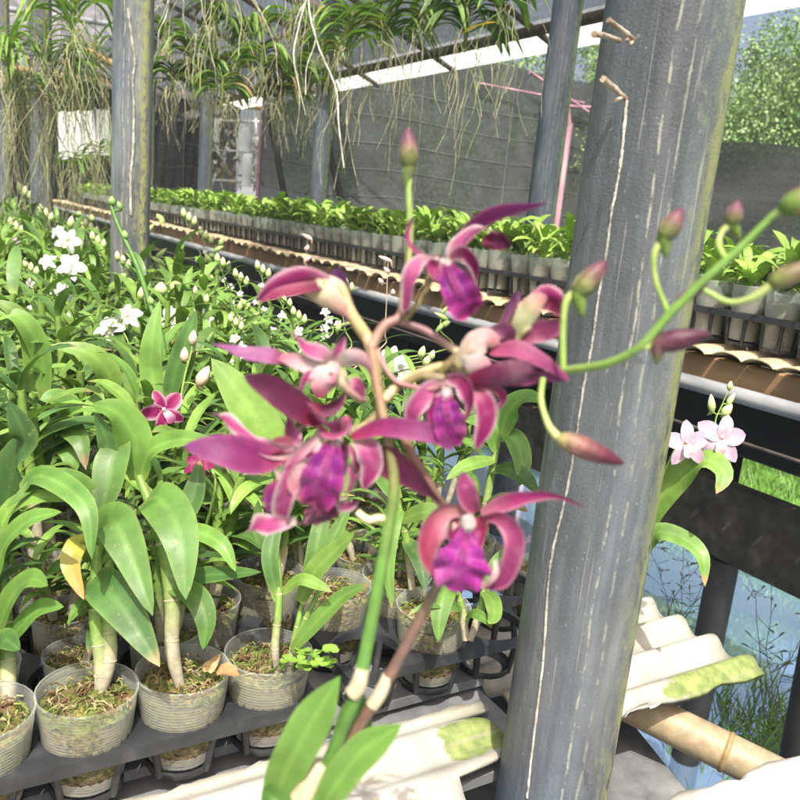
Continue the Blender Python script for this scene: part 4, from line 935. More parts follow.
b = MB(); b.tube([(-1.6, 12.35, 2.70), (4.6, 12.35, 2.70)], .05, 8, 2); b.build('fascia', M['wood'], shed, L0)
b = MB(); b.box((1.2, 15.9, 4.9), (7, .1, 1.3), 0); tag(b.build('dark_gable', M['net2']), 'dark panel above the ribbed shed roof at the upper left', 'panel')

# ------------------------------------------------------------------ hanging orchids
def vanda(px, py, d, label, leafL=.22, nl=12, nroots=18, rl=(.2, .7), hue=1, spread=1., dead=0, up=.6, W_=.022, rcol=None, rr=.0012, skew=0.):
    c = at(px, py, d); root = empty('hanging_orchid', c, label, 'hanging orchid', 'orchids hanging from the roof'); b = MB(); ax = R(rnd.uniform(-40, 40)) + YAW * -1
    dx = V((math.cos(ax), math.sin(ax), 0)); dy = V((-dx.y, dx.x, 0))
    for k in range(nl):
        sgn = 1 if k % 2 else -1; z = k / nl * leafL * .55; L = leafL * rnd.uniform(.75, 1.1) * spread; e = rnd.uniform(.3, 1.1) * up; dd = dx * sgn + dy * rnd.uniform(-.7, .7)
        P = [V((0, 0, z)), V((0, 0, z)) + dd * L * .3 + V((0, 0, L * .34 * e)), V((0, 0, z)) + dd * L * .65 + V((0, 0, L * (.34 * e - .08))), V((0, 0, z)) + dd * L * .92 + V((0, 0, L * (.1 * e - .34)))]
        lc = leafcol(hue); dc = rnd.random() < dead * .45
        b.ribbon(P, W_ * rnd.uniform(.8, 1.15), (0, 0, 1), 'strap', (0, rnd.uniform(-30, 30)), 0, .45, 9, 2, (lambda u, q: (.33, .25, .10)) if dc else (lambda u, q, lc=lc: mixc(lc(u, q), (.20, .32, .06), .3)))
    b.tube([(0, 0, -.05), (0, 0, leafL * .6)], .007, 6, 3, (.16, .20, .06)); b.build('leaves', M['leaf2'], root)
    r_ = MB()
    for k in range(nroots):
        p = V((rnd.uniform(-.04, .04), rnd.uniform(-.04, .04), rnd.uniform(-.04, leafL * .35))); P = [p.copy()]; L = rnd.uniform(*rl); dv = V((rnd.uniform(-.7, .7) + skew, rnd.uniform(-.7, .7), rnd.uniform(-.2, .4)))
        for q in range(6):
            dv = dv * .6 + V((rnd.uniform(-.42, .42), rnd.uniform(-.42, .42), -.5)); p = p + dv.normalized() * L / 6; P.append(p.copy())
        g_ = rnd.random(); cc = rcol or mixc((.38, .34, .25), (.28, .33, .13), g_)
        r_.tube(P, [rr * rnd.uniform(.5, 1.5), rr * rnd.uniform(.4, .9)], 5, 20, cc, False)
    r_.build('aerial_roots', M['bark'], root)
    h_ = MB(); h_.tube([(0, 0, leafL * .4), (0, 0, 3.3 - c.z)], .0012, 5, 1, (.25, .25, .25), False); h_.build('hanger_wire', M['rust'], root)
    return root
vanda(428, 22, 2.7, 'hanging orchid with dark strap leaves in the middle of the right cluster', .20, 28, 14, (.1, .35), 2, up=.8)
vanda(388, 42, 2.8, 'hanging orchid with drooping leaves left of the one with a yellow leaf', .20, 30, 26, (.1, .45), 0, up=.5, dead=.1)
o = vanda(466, 36, 2.65, 'hanging orchid with one orange yellow leaf and long thin roots', .19, 26, 12, (.2, .55), 2, up=.7)
b = MB(); L0 = -V(o.location); b.ribbon([at(462, 34, 2.6), at(478, 26, 2.5), at(497, 22, 2.48)], .020, (0, 0, 1), 'strap', (0, 20), 0, .4, 8, 2, lambda u, q: (.62, .30, .02)); b.build('leaf', M['leaf2'], o, L0)['label'] = 'orange yellow old leaf'
vanda(500, 8, 2.6, 'hanging orchid with upright leaves at the right end of the cluster', .17, 22, 18, (.2, .45), 1, up=1.1)
vanda(350, 40, 2.9, 'hanging orchid with brown withered leaves at the left end of the right cluster', .18, 30, 30, (.15, .55), 1, dead=.4, up=.5)
vanda(330, -45, 2.3, 'hanging orchid above the picture edge dropping one very long pale root', .2, 8, 4, (.35, .85), 1, rr=.0034, rcol=(.46, .45, .38))
vanda(230, -40, 2.5, 'hanging orchid over the top edge with a curtain of pale roots', .2, 12, 16, (.2, .45), 1, rr=.0020)
vanda(180, -30, 2.4, 'hanging orchid near the second post with thick grey green roots at the top', .2, 10, 10, (.2, .4), 1, rr=.0026, rcol=(.36, .37, .26))
vanda(285, -20, 2.9, 'hanging orchid with wiry roots over the upper middle', .2, 12, 16, (.2, .5), 0)
SM = [(172, 84, 'leftmost little orchid of the hanging row behind the second post'), (205, 80, 'second little orchid in the hanging row from the second post'), (238, 72, 'little orchid with yellow leaves in the middle of the hanging row'), (262, 66, 'fresh green orchid at the crown of the hanging row'),
      (290, 78, 'little orchid with trailing dry roots near the right end of the hanging row'), (310, 88, 'rightmost little orchid of the hanging row by the dark post'), (190, 58, 'small orchid hung above the left end of the row'), (250, 40, 'small orchid hung high between the roots'), (165, 40, 'tufted small orchid against the second post near the top'), (215, 28, 'small tufted orchid near the top between the root curtains'), (290, 30, 'small tufted orchid below the thick dark pole end'), (322, 58, 'tufted orchid with tan dead leaves beside the dark post'), (222, 96, 'ragged little orchid dangling lowest in the hanging row'), (278, 100, 'ragged orchid dangling right of the wire rack top')]
for k, (x, y, lb) in enumerate(SM): vanda(x, y, 3.3 + .1 * (k % 3), lb, .13, 34, 34, (.05, .26), (1, 0, 3, 3, 0, 1, 1, 3, 0, 1, 3, 1, 0, 1)[k], up=.8, dead=(.3 if k != 3 else 0), W_=.018)
vanda(73, 32, 2.75, 'large yellow green hanging orchid with upright leaves at the upper left', .27, 18, 30, (.15, .7), 3, up=1.3, W_=.032, spread=.8)
vanda(45, 60, 3.0, 'arching yellowish hanging orchid left of the large upright one', .24, 30, 36, (.2, .7), 3, up=.6, dead=.2, W_=.014)
vanda(8, 72, 2.9, 'hanging orchid cut by the left picture edge with a beard of tan roots', .2, 34, 42, (.2, .72), 3, up=.7, dead=.25, W_=.014)
vanda(70, 75, 3.0, 'hanging mass of matted roots and leaves before the short grey post', .2, 40, 42, (.2, .62), 3, up=.1, dead=.3, W_=.013)
vanda(28, 100, 3.1, 'low tangle of tan roots hanging at the far left', .17, 40, 40, (.2, .55), 3, up=.2, dead=.4, W_=.012)
vanda(95, 70, 3.2, 'thin hanging orchid with a leaf stretching right to the second post', .22, 6, 26, (.2, .7), 3, up=.9)
vanda(100, 160, 5.6, 'greenish hanging tangle low behind the second post', .2, 22, 40, (.2, .5), 1, up=.4, dead=.2)
vanda(75, 170, 5.6, 'dull green hanging tangle beside the short grey post', .2, 22, 40, (.2, .5), 0, up=.4, dead=.2)
for k, (P, r) in enumerate((([(0, 8, 6), (110, 24, 6)], .022), ([(350, 22, 4.5), (285, -6, 4.5)], .035), ([(85, 50, 7), (125, 70, 7), (150, 84, 7)], .03), ([(80, 80, 7), (150, 96, 7)], .025))):
    b = MB(); b.tube([at(*p) for p in P], r, 8, 4); tag(b.build('roof_pole', M['steel'] if k == 0 else M['wood'] if k == 2 else M['rust']), ['straight pale pole behind the roots at the upper left', 'thick dark pole end slanting in at the top middle', 'tan pole slanting under the ribbed roof', 'dark pole below the tan one under the ribbed roof'][k], 'pole')
for k, x in enumerate((.95, 1.25)):
    b = MB(); b.tube([(x, .5, 3.3), (x, 8, 3.3)], .016, 8, 2); tag(b.build('hanging_rail', M['steel']), ['overhead rail from which the front hanging orchids are strung', 'overhead rail carrying the rear hanging orchids'][k], 'rail')

# ------------------------------------------------------------------ trees
def tree_proto(seed, H, Rr, nleaf):
    rg = random.Random(seed); t = MB(); cb = MB()
    t.tube([(0, 0, 0), (.1, .05, H * .3), (.05, -.1, H * .62)], [H * .032, H * .024, H * .014], 10, 12, (.16, .13, .10), True, .08)
    blobs = []
    for k in range(16):
        a = k * 2.4 + rg.uniform(-.4, .4); hh = rg.uniform(.28, .97) * H; rad = Rr * rg.uniform(.35, .95) * math.sqrt(max(.12, 1 - ((hh / H - .55) / .52) ** 2)); e = V((math.cos(a) * rad, math.sin(a) * rad, hh))
        t.tube([V((.05, 0, hh * .55)), e * .55 + V((0, 0, hh * .22)), e], [H * .010, H * .002], 6, 8, (.16, .13, .10), False); blobs.append((e, Rr * rg.uniform(.22, .40)))
        if k % 2: blobs.append((V((e.x * .4, e.y * .4, e.z)), Rr * .4))
    for k in range(nleaf):
        c, rr = rg.choice(blobs); v = V((rg.gauss(0, 1), rg.gauss(0, 1), rg.gauss(0, .8))).normalized() * rr * rg.uniform(.35, 1.08) ** .7
        p = c + v; s = rg.uniform(.03, .07); d = (v.normalized() + V((rg.uniform(-1, 1), rg.uniform(-1, 1), rg.uniform(-.9, .5)))).normalized(); sd = d.orthogonal().normalized() * s * .32; q = rg.random()
        cc = mixc((.10, .19, .07), (.30, .42, .18), q)
        cb.add([p, p + d * s * .5 + sd, p + d * s, p + d * s * .5 - sd], [(0, 1, 2, 3)], cc)
    return t, cb
TREES = [(7.9, 5.4, .76, 'bushy tree at the right behind the low net, nearest the thick post'), (9.6, 4.6, .78, 'light green tree rising at the right picture edge behind the low net'), (8.4, 8.2, .9, 'green tree glimpsed between the dark slim post and the thick post'), (10.5, 6.5, .85, 'taller tree behind the bushy ones on the right'),
         (6.6, 11.0, 1.1, 'faint tree seen through the dark net wall'), (4.0, 16, 1.1, 'tree far behind the wire rack'), (9.0, 9.0, .9, 'tree back behind the pink frame'), (-.5, 19, 1.2, 'tree beyond the shed at the far left'), (13.5, 5.2, .9, 'tree farthest to the right beyond the net fence'), (8.6, 6.6, .7, 'low shrubby tree filling the gap above the slack net')]
prot = []
for s in range(2):
    t, cb = tree_proto(40 + s, 4.6, 1.75, 30000); root = empty('tree'); t.build('trunk', M['bark'], root); cb.build('crown', M['leaf2'], root); prot.append(root)
for k, (x, y, s, lb) in enumerate(TREES):
    o = prot[k] if k < 2 else dup(prot[k % 2]); o.location = (x, y, .08); o.rotation_euler.z = rnd.uniform(0, 6); o.scale = (s, s, s); tag(o, lb, 'tree', 'trees behind the nursery')

# ------------------------------------------------------------------ the damp bright air
hz = NT('hazy_air'); pv = hz.n('VolumePrincipled'); pv.inputs['Color'].default_value = (.93, .95, .97, 1); pv.inputs['Density'].default_value = .0042; pv.inputs['Anisotropy'].default_value = .2
hz.l(pv.outputs[0], hz.out.inputs['Volume'])
b = MB(); b.box((10, 20, 2.7), (700, 700, 8.0)); tag(b.build('haze', hz.m), kind='stuff')

# ------------------------------------------------------------------ the purple spray right in front of the camera
PD = .36
plant = empty('purple_orchid', (.055, .22, .770), 'purple and pink orchid spray held up close in front of the camera', 'orchid'); PL = -V(plant.location)
GRN, BRN, CRM, SHE = (.085, .185, .035), (.20, .11, .085), (.62, .50, .30), (.44, .36, .24)
def stem(name, pts, r, col, k=10, n=None, parent=plant):
    b = MB(); b.tube([at(*p) for p in pts], r, k, n or len(pts) * 8, col); return b.build(name, M['stem'], parent, PL if parent == plant else None)
# pot and canes below the picture
o = cup_me_big = cup_mesh(.06, .04, .025).build('pot', M['cup'], plant); med = medium(.055, .025, 9, -.02).build('potting_moss', M['moss'], plant)
c0 = V(plant.location) + V((0, 0, .02))
b = MB(); b.tube([c0, c0 + V((.0, .03, .12)), at(300, 860, .38), at(318, 785, .375)], [.006, .009, .008, .006], 10, 30, cane_col); b.build('cane', M['stem'], plant, PL)
stem('flower_stalk', [(318, 790, .375), (340, 735, .37), (357, 690, .365), (368, 640, .362), (380, 575, .36), (390, 520, .36), (394, 480, .36), (386, 430, .36), (378, 390, .362), (371, 345, .364)], [.0033, .0033, .0032, .0030, .0028, .0026, .0024, .0022, .0019], [GRN, GRN, GRN, (.09, .19, .035), (.11, .18, .04), (.17, .16, .06), (.24, .15, .09), (.27, .17, .11)], 12, 60)
stem('flower_stalk', [(318, 795, .378), (345, 748, .375), (380, 693, .372), (412, 634, .37), (440, 580, .37), (456, 545, .37), (450, 512, .37), (439, 501, .368), (424, 474, .366), (409, 449, .364), (400, 420, .364)], [.0028, .0028, .0028, .0026, .0025, .0023, .0022, .0022, .0023, .0022, .002], [(.20, .16, .07), (.15, .085, .06), (.13, .075, .06), (.15, .12, .06), (.12, .07, .055), (.13, .07, .055), (.22, .12, .085), (.26, .15, .09)], 12, 60)
stem('flower_stalk', [(371, 348, .364), (384, 326, .366), (400, 316, .368), (404, 290, .37), (410, 240, .372), (409, 200, .372), (408, 182, .372)], [.0024, .0024, .0022, .0019, .0016, .0015, .0014], [(.32, .20, .14), (.20, .10, .085), (.26, .22, .10), (.22, .30, .08), (.22, .34, .08)], 10, 40)
stem('flower_stalk', [(384, 400, .364), (398, 386, .366), (418, 374, .368), (448, 366, .366), (486, 374, .367), (520, 378, .366), (562, 371, .358), (606, 364, .340), (640, 347, .328), (668, 316, .322), (700, 284, .316), (740, 248, .31), (775, 214, .304), (798, 198, .30)], [.0022, .0022, .0022, .0021, .002, .0020, .0020, .0019, .0019, .0018, .0016, .0014, .0013], [(.46, .34, .20), (.44, .34, .19), (.34, .30, .13), (.20, .27, .07), (.15, .25, .055), (.14, .25, .05), (.14, .25, .05), (.13, .23, .05)], 10, 90)
stem('flower_stalk', [(378, 392, .363), (372, 350, .366), (366, 335, .368)], [.0026, .003, .003], [(.30, .21, .12), (.36, .28, .15)], 10, 12)
stem('pedicel', [(400, 322, .368), (424, 330, .368), (446, 344, .366), (458, 352, .364)], [.0018, .0019, .0020], [(.14, .07, .075), (.20, .10, .10), (.5, .4, .25)], 8, 20)
stem('pedicel', [(376, 348, .366), (388, 372, .364), (402, 384, .362), (432, 389, .358), (442, 384, .356)], [.0012, .0011, .0012], [(.34, .17, .17), (.32, .14, .15)], 8, 24)
stem('pedicel', [(366, 336, .368), (350, 312, .366), (340, 288, .364), (322, 281, .362)], [.0030, .0028, .0030, .0034], [(.36, .30, .14), (.46, .36, .20), (.58, .44, .30)], 10, 24)
for P, r in ((([(352, 694, .364), (358, 686, .3635), (363, 668, .363)]), [.0040, .0039, .0033]), (([(372, 706, .372), (380, 694, .3715), (388, 676, .371)]), [.0033, .0033, .0028]), (([(300, 800, .374), (316, 778, .373), (322, 762, .373)]), [.0055, .0048, .0042])):
    stem('sheath', P, r, [SHE, (.48, .40, .28)], 10, 8)
for P, wp, k, rl in (([(270, 815, .385), (284, 775, .375), (308, 728, .362), (340, 676, .355)], 40, 1, (15, 0)), ([(318, 815, .392), (346, 765, .398), (356, 722, .40), (364, 694, .40)], 38, 2, (-10, -20)), ([(318, 815, .372), (336, 785, .362), (362, 752, .356), (402, 724, .352)], 34, 1, (-20, 0)), ([(296, 820, .36), (276, 800, .36), (262, 790, .365)], 24, 0, (0, 0))):
    b = MB(); dm = sum(p[2] for p in P) / len(P); b.ribbon([at(*p) for p in P], wp * dm / F, -FW + V((0, 0, .4)), 'strap', rl, 0, .28, 20, 8, leafcol(k), .04, 1.); b.build('leaf', M['leaf'], plant, PL)

def SR(r, g, b_):                                               # 8-bit picture colour of a pigment to linear
    l = [((c / 255 + .055) / 1.055) ** 2.4 if c > 10 else c / 3294 for c in (r, g, b_)]; m_ = sum(l) / 3
    return tuple(x * .63 for x in l)
P_PURP = ((190, 60, 110), (158, 40, 118), (136, 40, 122), (205, 120, 170)); P_DARK = ((160, 36, 80), (112, 14, 70), (96, 12, 66), (140, 45, 95)); P_PINK = ((248, 220, 214), (208, 94, 156), (158, 30, 104), (255, 232, 236))
P_MAG = ((226, 140, 168), (176, 36, 116), (140, 22, 96), (246, 200, 218)); P_WHITE = ((250, 240, 222), (250, 222, 222), (226, 84, 132), (246, 190, 205)); P_CRM = ((222, 214, 140), (246, 226, 190), (236, 160, 165), (248, 226, 210))
P_MAUVE = ((200, 90, 130), (178, 70, 126), (150, 52, 112), (225, 150, 180)); P_LIP = ((175, 26, 90), (165, 22, 120), (185, 30, 135), (220, 90, 170)); P_VIO = ((160, 26, 110), (138, 26, 140), (184, 30, 132), (215, 90, 168)); P_LILA = ((180, 60, 115), (175, 95, 155), (170, 98, 158), (200, 140, 185)); P_RED = ((110, 16, 56), (150, 22, 78), (172, 54, 108), (220, 125, 155))
def pcol(pal, edge=.8):
    A, B, C, D = (SR(*c) for c in pal)
    def f(u, q):
        c = mixc(A, B, min(1, u / .35)) if u < .35 else mixc(B, C, (u - .35) / .65)
        vein = .5 + .5 * math.cos(q * 26); c = mixc(c, tuple(x * .72 for x in c), .18 * vein)
        return mixc(c, D, min(1, edge * 1.2) * max(0, abs(q) - .6) / .4 * (.35 + .65 * abs(q)))
    return f
def tep(fl, name, pts, wpx, pal, roll=(0, 0), cup=.4, wave=.07, prof='petal', edge=.7, d=PD, fold=0., n=18, m=8):
    P = [at(p[0], p[1], d + (p[2] if len(p) > 2 else 0)) for p in pts]; b = MB()
    k_ = d / F * (1 if name.startswith('lip') else .80); W_ = [x * k_ for x in wpx] if isinstance(wpx, (list, tuple)) else wpx * k_; roll = (roll[0] * 1.1, roll[1] * 1.7)
    lip = name.startswith('lip'); b.ribbon(P, W_, -FW, prof, roll, cup, fold, 30 if lip else n, 16 if lip else m, pcol(pal, edge), wave * (1.0 if lip else 2.1), rnd.uniform(0, 6), 4.5 if name == 'lip' else 2.6 if lip else 1.7)
    if name == 'lip':                                            # the raised ridges along the lip
        C_ = cr(P, 14)
        for k in (-1, 0, 1): b.tube([c + RT * (k * .0013) - FW * (.0012 + .0006 * (i % 2)) for i, c in enumerate(C_[1:10])], [.0004, .0006, .0003], 6, 16, SR(196, 70, 160))
    return b.build(name, M['petal'], fl)
def bloom(label, col_pts, ped, pal=P_WHITE, r=.0026, d=PD, pr=.0017, pc=None):
    """flower part: its column and pedicel, which carries sepals, petals and lip as sub-parts"""
    b = MB(); b.tube([at(x, y, d + q) for x, y, q in col_pts], [r * .8, r * 1.2, r * .6], 10, 10, [SR(*pal[0]), SR(*pal[1]), SR(240, 232, 225)])
    if ped: b.tube([at(x, y, d + q) for x, y, q in ped], [pr * .8, pr, pr * 1.3], 8, 18, pc or [SR(190, 170, 110), SR(205, 185, 140)])
    o = b.build('flower', M['petal'], plant, PL); o['label'] = label; return o
mm = .001
# F1, the top flower
f = bloom('topmost open flower with a long purple sepal pointing up right', [(442, 262, 4 * mm), (447, 267, -2 * mm), (450, 274, -5 * mm)], [(404, 322, 8 * mm), (424, 294, 9 * mm), (434, 262, 8 * mm)])
tep(f, 'sepal', [(450, 254, 3 * mm), (472, 226, 2 * mm), (506, 209, -2 * mm), (547, 203, -6 * mm)], 27, P_PURP, (25, 40), .5)
tep(f, 'petal', [(450, 262, 0), (458, 243, -4 * mm), (478, 230, -7 * mm), (499, 234, -4 * mm)], 24, P_PINK, (-25, -50), .7, edge=.9)
tep(f, 'petal', [(482, 242, 2 * mm), (498, 240, 0), (512, 245, -2 * mm)], 26, P_DARK, (10, 30), .6, edge=.5)
tep(f, 'petal', [(450, 258, -3 * mm), (464, 252, -7 * mm), (476, 266, -8 * mm), (478, 284, -6 * mm)], 24, P_MAG, (20, 40), .8, edge=.9)
tep(f, 'sepal', [(440, 258, 2 * mm), (420, 254, 0), (408, 242, 0), (408, 226, 2 * mm), (413, 216, 4 * mm)], [8, 9, 10, 14], P_MAG, (0, 40), .8, prof='spoon', edge=.3)
tep(f, 'petal', [(438, 257, 0), (418, 262, -4 * mm), (411, 282, -6 * mm), (404, 313, -4 * mm)], [18, 24, 34], P_PINK, (-15, 30), .6, .16, 'spoon', .8)
tep(f, 'lip', [(446, 262, -3 * mm), (452, 278, -10 * mm), (462, 300, -12 * mm), (470, 315, -6 * mm)], [26, 38, 44], P_VIO, (0, 0), .9, .24, 'spoon', .5)
tep(f, 'lip_lobe', [(462, 276, -6 * mm), (474, 286, -10 * mm), (480, 304, -8 * mm), (474, 314, -6 * mm)], 26, P_LIP, (30, 55), .9, .2, 'spoon', .8)
tep(f, 'lip_lobe', [(440, 264, -2 * mm), (432, 268, -4 * mm), (444, 286, -8 * mm)], 18, P_MAG, (-30, -10), .8, edge=.5)
# F2, half open, seen from the side
f = bloom('half open flower seen from the side, rose petal pointing left', [(326, 284, 2 * mm), (320, 286, 0), (312, 288, 0)], None, P_CRM, .003)
tep(f, 'sepal', [(330, 281, 0), (305, 277, -3 * mm), (278, 286, -5 * mm), (257, 300, -6 * mm)], 30, P_MAG, (-35, -20), -.7, .04, edge=.75)
tep(f, 'petal', [(326, 286, -2 * mm), (304, 289, -6 * mm), (280, 294, -8 * mm), (260, 302, -7 * mm)], 21, P_RED, (25, 25), .6, .04, edge=.6)
tep(f, 'sepal', [(306, 287, -2 * mm), (324, 294, -4 * mm), (338, 306, -3 * mm), (350, 320, 0)], [44, 38, 26, 12], P_CRM, (0, 10), -1.0, .0, edge=.5, prof='strap')
tep(f, 'sepal', [(332, 280, 3 * mm), (338, 274, 4 * mm), (347, 288, 5 * mm), (349, 308, 6 * mm), (345, 330, 6 * mm)], 20, ((120, 50, 120), (112, 50, 132), (150, 100, 165), (140, 80, 150)), (20, 40), .5)
# F3, seen from behind with a white throat
f = bloom('pale flower seen from behind with a white throat and long mauve sepal', [(334, 364, 0), (340, 376, 2 * mm), (346, 388, 4 * mm)], [(366, 400, 6 * mm), (356, 397, 4 * mm), (344, 384, 3 * mm)], P_CRM, .0028, pr=.002)
tep(f, 'sepal', [(288, 359, 0), (268, 356, -3 * mm), (240, 352, -5 * mm), (212, 344, -4 * mm)], 25, P_LILA, (10, 40), .3, .05, edge=.2)
tep(f, 'petal', [(332, 366, 0), (312, 366, -3 * mm), (294, 361, -3 * mm), (274, 357, -1 * mm)], 22, P_WHITE, (-20, 20), .6, .06, edge=.4)
tep(f, 'petal', [(332, 364, 1 * mm), (324, 354, -4 * mm), (308, 350, -4 * mm), (297, 338, 0), (288, 330, 4 * mm)], 24, P_PINK, (0, 50), .5, .08)
tep(f, 'sepal', [(334, 364, 0), (338, 350, -3 * mm), (345, 336, -2 * mm)], 15, P_PINK, (0, 30), .5)
tep(f, 'petal', [(336, 364, 0), (350, 359, -5 * mm), (364, 366, -4 * mm), (372, 380, 0)], 30, P_WHITE, (15, 50), -.6, .08, edge=.5)
tep(f, 'sepal', [(333, 366, -2 * mm), (326, 380, -6 * mm), (318, 398, -4 * mm)], 40, P_WHITE, (-10, -20), -.5, .08, edge=.4)
tep(f, 'petal', [(352, 378, 2 * mm), (360, 388, 0), (363, 402, 0)], 20, P_MAG, (0, 30), .6)
tep(f, 'spur', [(336, 364, -4 * mm), (340, 380, -8 * mm), (350, 392, -6 * mm), (366, 401, 0)], [12, 14, 10, 7], P_CRM, (0, 0), -1.2, 0, 'strap', .2)
tep(f, 'petal', [(322, 372, -3 * mm), (308, 378, -6 * mm), (302, 392, -5 * mm), (308, 404, -2 * mm)], 17, P_MAG, (0, 60), .8, .12)
tep(f, 'petal', [(330, 362, -4 * mm), (336, 372, -7 * mm), (330, 384, -7 * mm)], 18, P_WHITE, (0, 30), .6, .12, edge=1)
# F4, the big middle flower
f = bloom('largest flower of the spray, with broad purple wings left and right', [(338, 438, 3 * mm), (334, 446, -4 * mm), (331, 454, -8 * mm)], [(384, 404, 6 * mm), (368, 424, 5 * mm), (348, 434, 4 * mm)], r=.003, pr=.0022)
tep(f, 'sepal', [(322, 424, 0), (300, 408, -6 * mm), (272, 388, -9 * mm), (244, 376, -8 * mm)], 37, P_DARK, (10, -10), .35, .03, edge=.3)
tep(f, 'petal', [(352, 420, 2 * mm), (340, 430, -4 * mm), (322, 424, -8 * mm), (306, 402, -10 * mm)], 40, P_MAUVE, (-30, -60), -.9, .05, 'petal', .9)
tep(f, 'petal', [(312, 404, -8 * mm), (324, 410, -10 * mm), (338, 402, -8 * mm), (345, 392, -4 * mm)], 20, P_DARK, (0, 30), .9, .05, edge=.8)
tep(f, 'petal', [(284, 456, -2 * mm), (258, 458, -8 * mm), (222, 450, -12 * mm), (184, 446, -12 * mm)], 44, P_PURP, (-8, 15), .3, .05, edge=.3)
tep(f, 'sepal', [(300, 452, 0), (278, 452, -3 * mm), (258, 446, -2 * mm), (240, 430, 0), (224, 420, 2 * mm), (210, 414, 5 * mm)], [26, 28, 20, 22], P_PINK, (0, 50), .8, .3, 'strap', .95)
tep(f, 'sepal', [(308, 448, 1 * mm), (288, 446, 0), (270, 452, -2 * mm), (258, 462, -1 * mm)], 26, P_RED, (20, 30), .9, .1, edge=.6)
tep(f, 'petal', [(300, 448, 3 * mm), (292, 436, 3 * mm), (288, 418, 5 * mm)], 20, P_MAUVE, (0, 20), .5, edge=.6)
tep(f, 'lip', [(334, 440, -4 * mm), (328, 460, -14 * mm), (322, 484, -18 * mm), (316, 512, -8 * mm)], [26, 40, 48, 30], P_VIO, (0, 0), .9, .26, 'spoon', .5)
tep(f, 'lip_lobe', [(318, 448, -4 * mm), (310, 466, -10 * mm), (312, 490, -10 * mm)], 26, P_LIP, (-40, -20), .8, .2, edge=.7)
tep(f, 'lip_lobe', [(343, 442, -2 * mm), (344, 462, -8 * mm), (336, 486, -8 * mm)], 22, ((150, 40, 90), (120, 30, 100), (110, 24, 110), (170, 60, 130)), (40, 20), .8, .1, edge=.3)
tep(f, 'petal', [(322, 434, -2 * mm), (302, 456, -10 * mm), (289, 484, -12 * mm), (284, 512, -8 * mm), (284, 532, -4 * mm)], 30, P_PINK, (-20, 20), .9, .1, 'strap', .95)
tep(f, 'sepal', [(322, 464, -12 * mm), (306, 462, -14 * mm), (296, 480, -14 * mm), (306, 508, -11 * mm)], 22, P_WHITE, (-50, 20), 1.1, .1, 'strap', .5)
tep(f, 'petal', [(296, 520, -7 * mm), (278, 524, -8 * mm), (262, 526, -6 * mm), (245, 534, -4 * mm)], [20, 30, 22], P_PINK, (0, 40), .8, .25, 'strap', .9)
tep(f, 'petal', [(280, 480, -2 * mm), (272, 496, -2 * mm), (268, 512, 0)], 24, P_PURP, (10, 20), .4)
tep(f, 'sepal', [(352, 437, 0), (380, 428, -6 * mm), (412, 430, -10 * mm), (436, 436, -10 * mm), (453, 450, -8 * mm)], 27, P_PURP, (-15, -5), .5, .04, edge=.35)
tep(f, 'petal', [(354, 440, 2 * mm), (366, 448, -1 * mm), (372, 466, -2 * mm), (364, 490, 0)], 36, P_PINK, (-30, 20), .7, .12, edge=.8)
tep(f, 'sepal', [(368, 456, 3 * mm), (390, 462, 0), (414, 478, -3 * mm), (444, 505, -4 * mm)], [44, 48, 36, 16], P_DARK, (10, 25), .4, .04, edge=.4)
tep(f, 'petal', [(334, 504, -4 * mm), (346, 506, -4 * mm), (360, 500, -2 * mm)], 17, P_PINK, (0, 30), .6, .1)
tep(f, 'lip_tip', [(314, 500, -8 * mm), (320, 512, -10 * mm), (324, 522, -6 * mm)], 36, P_DARK, (0, 0), .6, .2, 'spoon', .4)
stem('pedicel', [(357, 512, .358), (368, 520, .358), (380, 518, .360), (392, 522, .362)], [.0016, .0018, .0014], [CRM, (.66, .56, .36)], 8, 14)
tep(f, 'petal', [(306, 448, -3 * mm), (296, 440, -6 * mm), (300, 428, -6 * mm), (312, 424, -3 * mm)], 14, P_PINK, (0, 60), .8, .12)
tep(f, 'petal', [(300, 494, -10 * mm), (314, 502, -13 * mm), (310, 518, -11 * mm), (298, 526, -7 * mm)], 16, P_MAG, (0, 70), .9, .14)
tep(f, 'petal', [(340, 462, 0), (352, 470, -3 * mm), (352, 486, -3 * mm), (344, 498, 0)], 14, P_PINK, (0, 50), .8, .12)
tep(f, 'sepal', [(276, 470, -5 * mm), (284, 484, -9 * mm), (278, 500, -9 * mm), (262, 510, -5 * mm)], 15, P_PINK, (20, 70), .9, .14)
tep(f, 'petal', [(318, 424, -4 * mm), (330, 434, -9 * mm), (344, 430, -9 * mm), (352, 418, -5 * mm)], 20, P_MAUVE, (-30, -70), -1.0, .1, edge=1)
tep(f, 'petal', [(300, 456, -6 * mm), (288, 466, -10 * mm), (282, 482, -8 * mm)], 18, P_RED, (10, 60), .8, .14)
tep(f, 'petal', [(346, 446, 2 * mm), (358, 458, 0), (360, 474, 1 * mm), (350, 484, 2 * mm)], 18, P_MAG, (-20, 50), .8, .14)
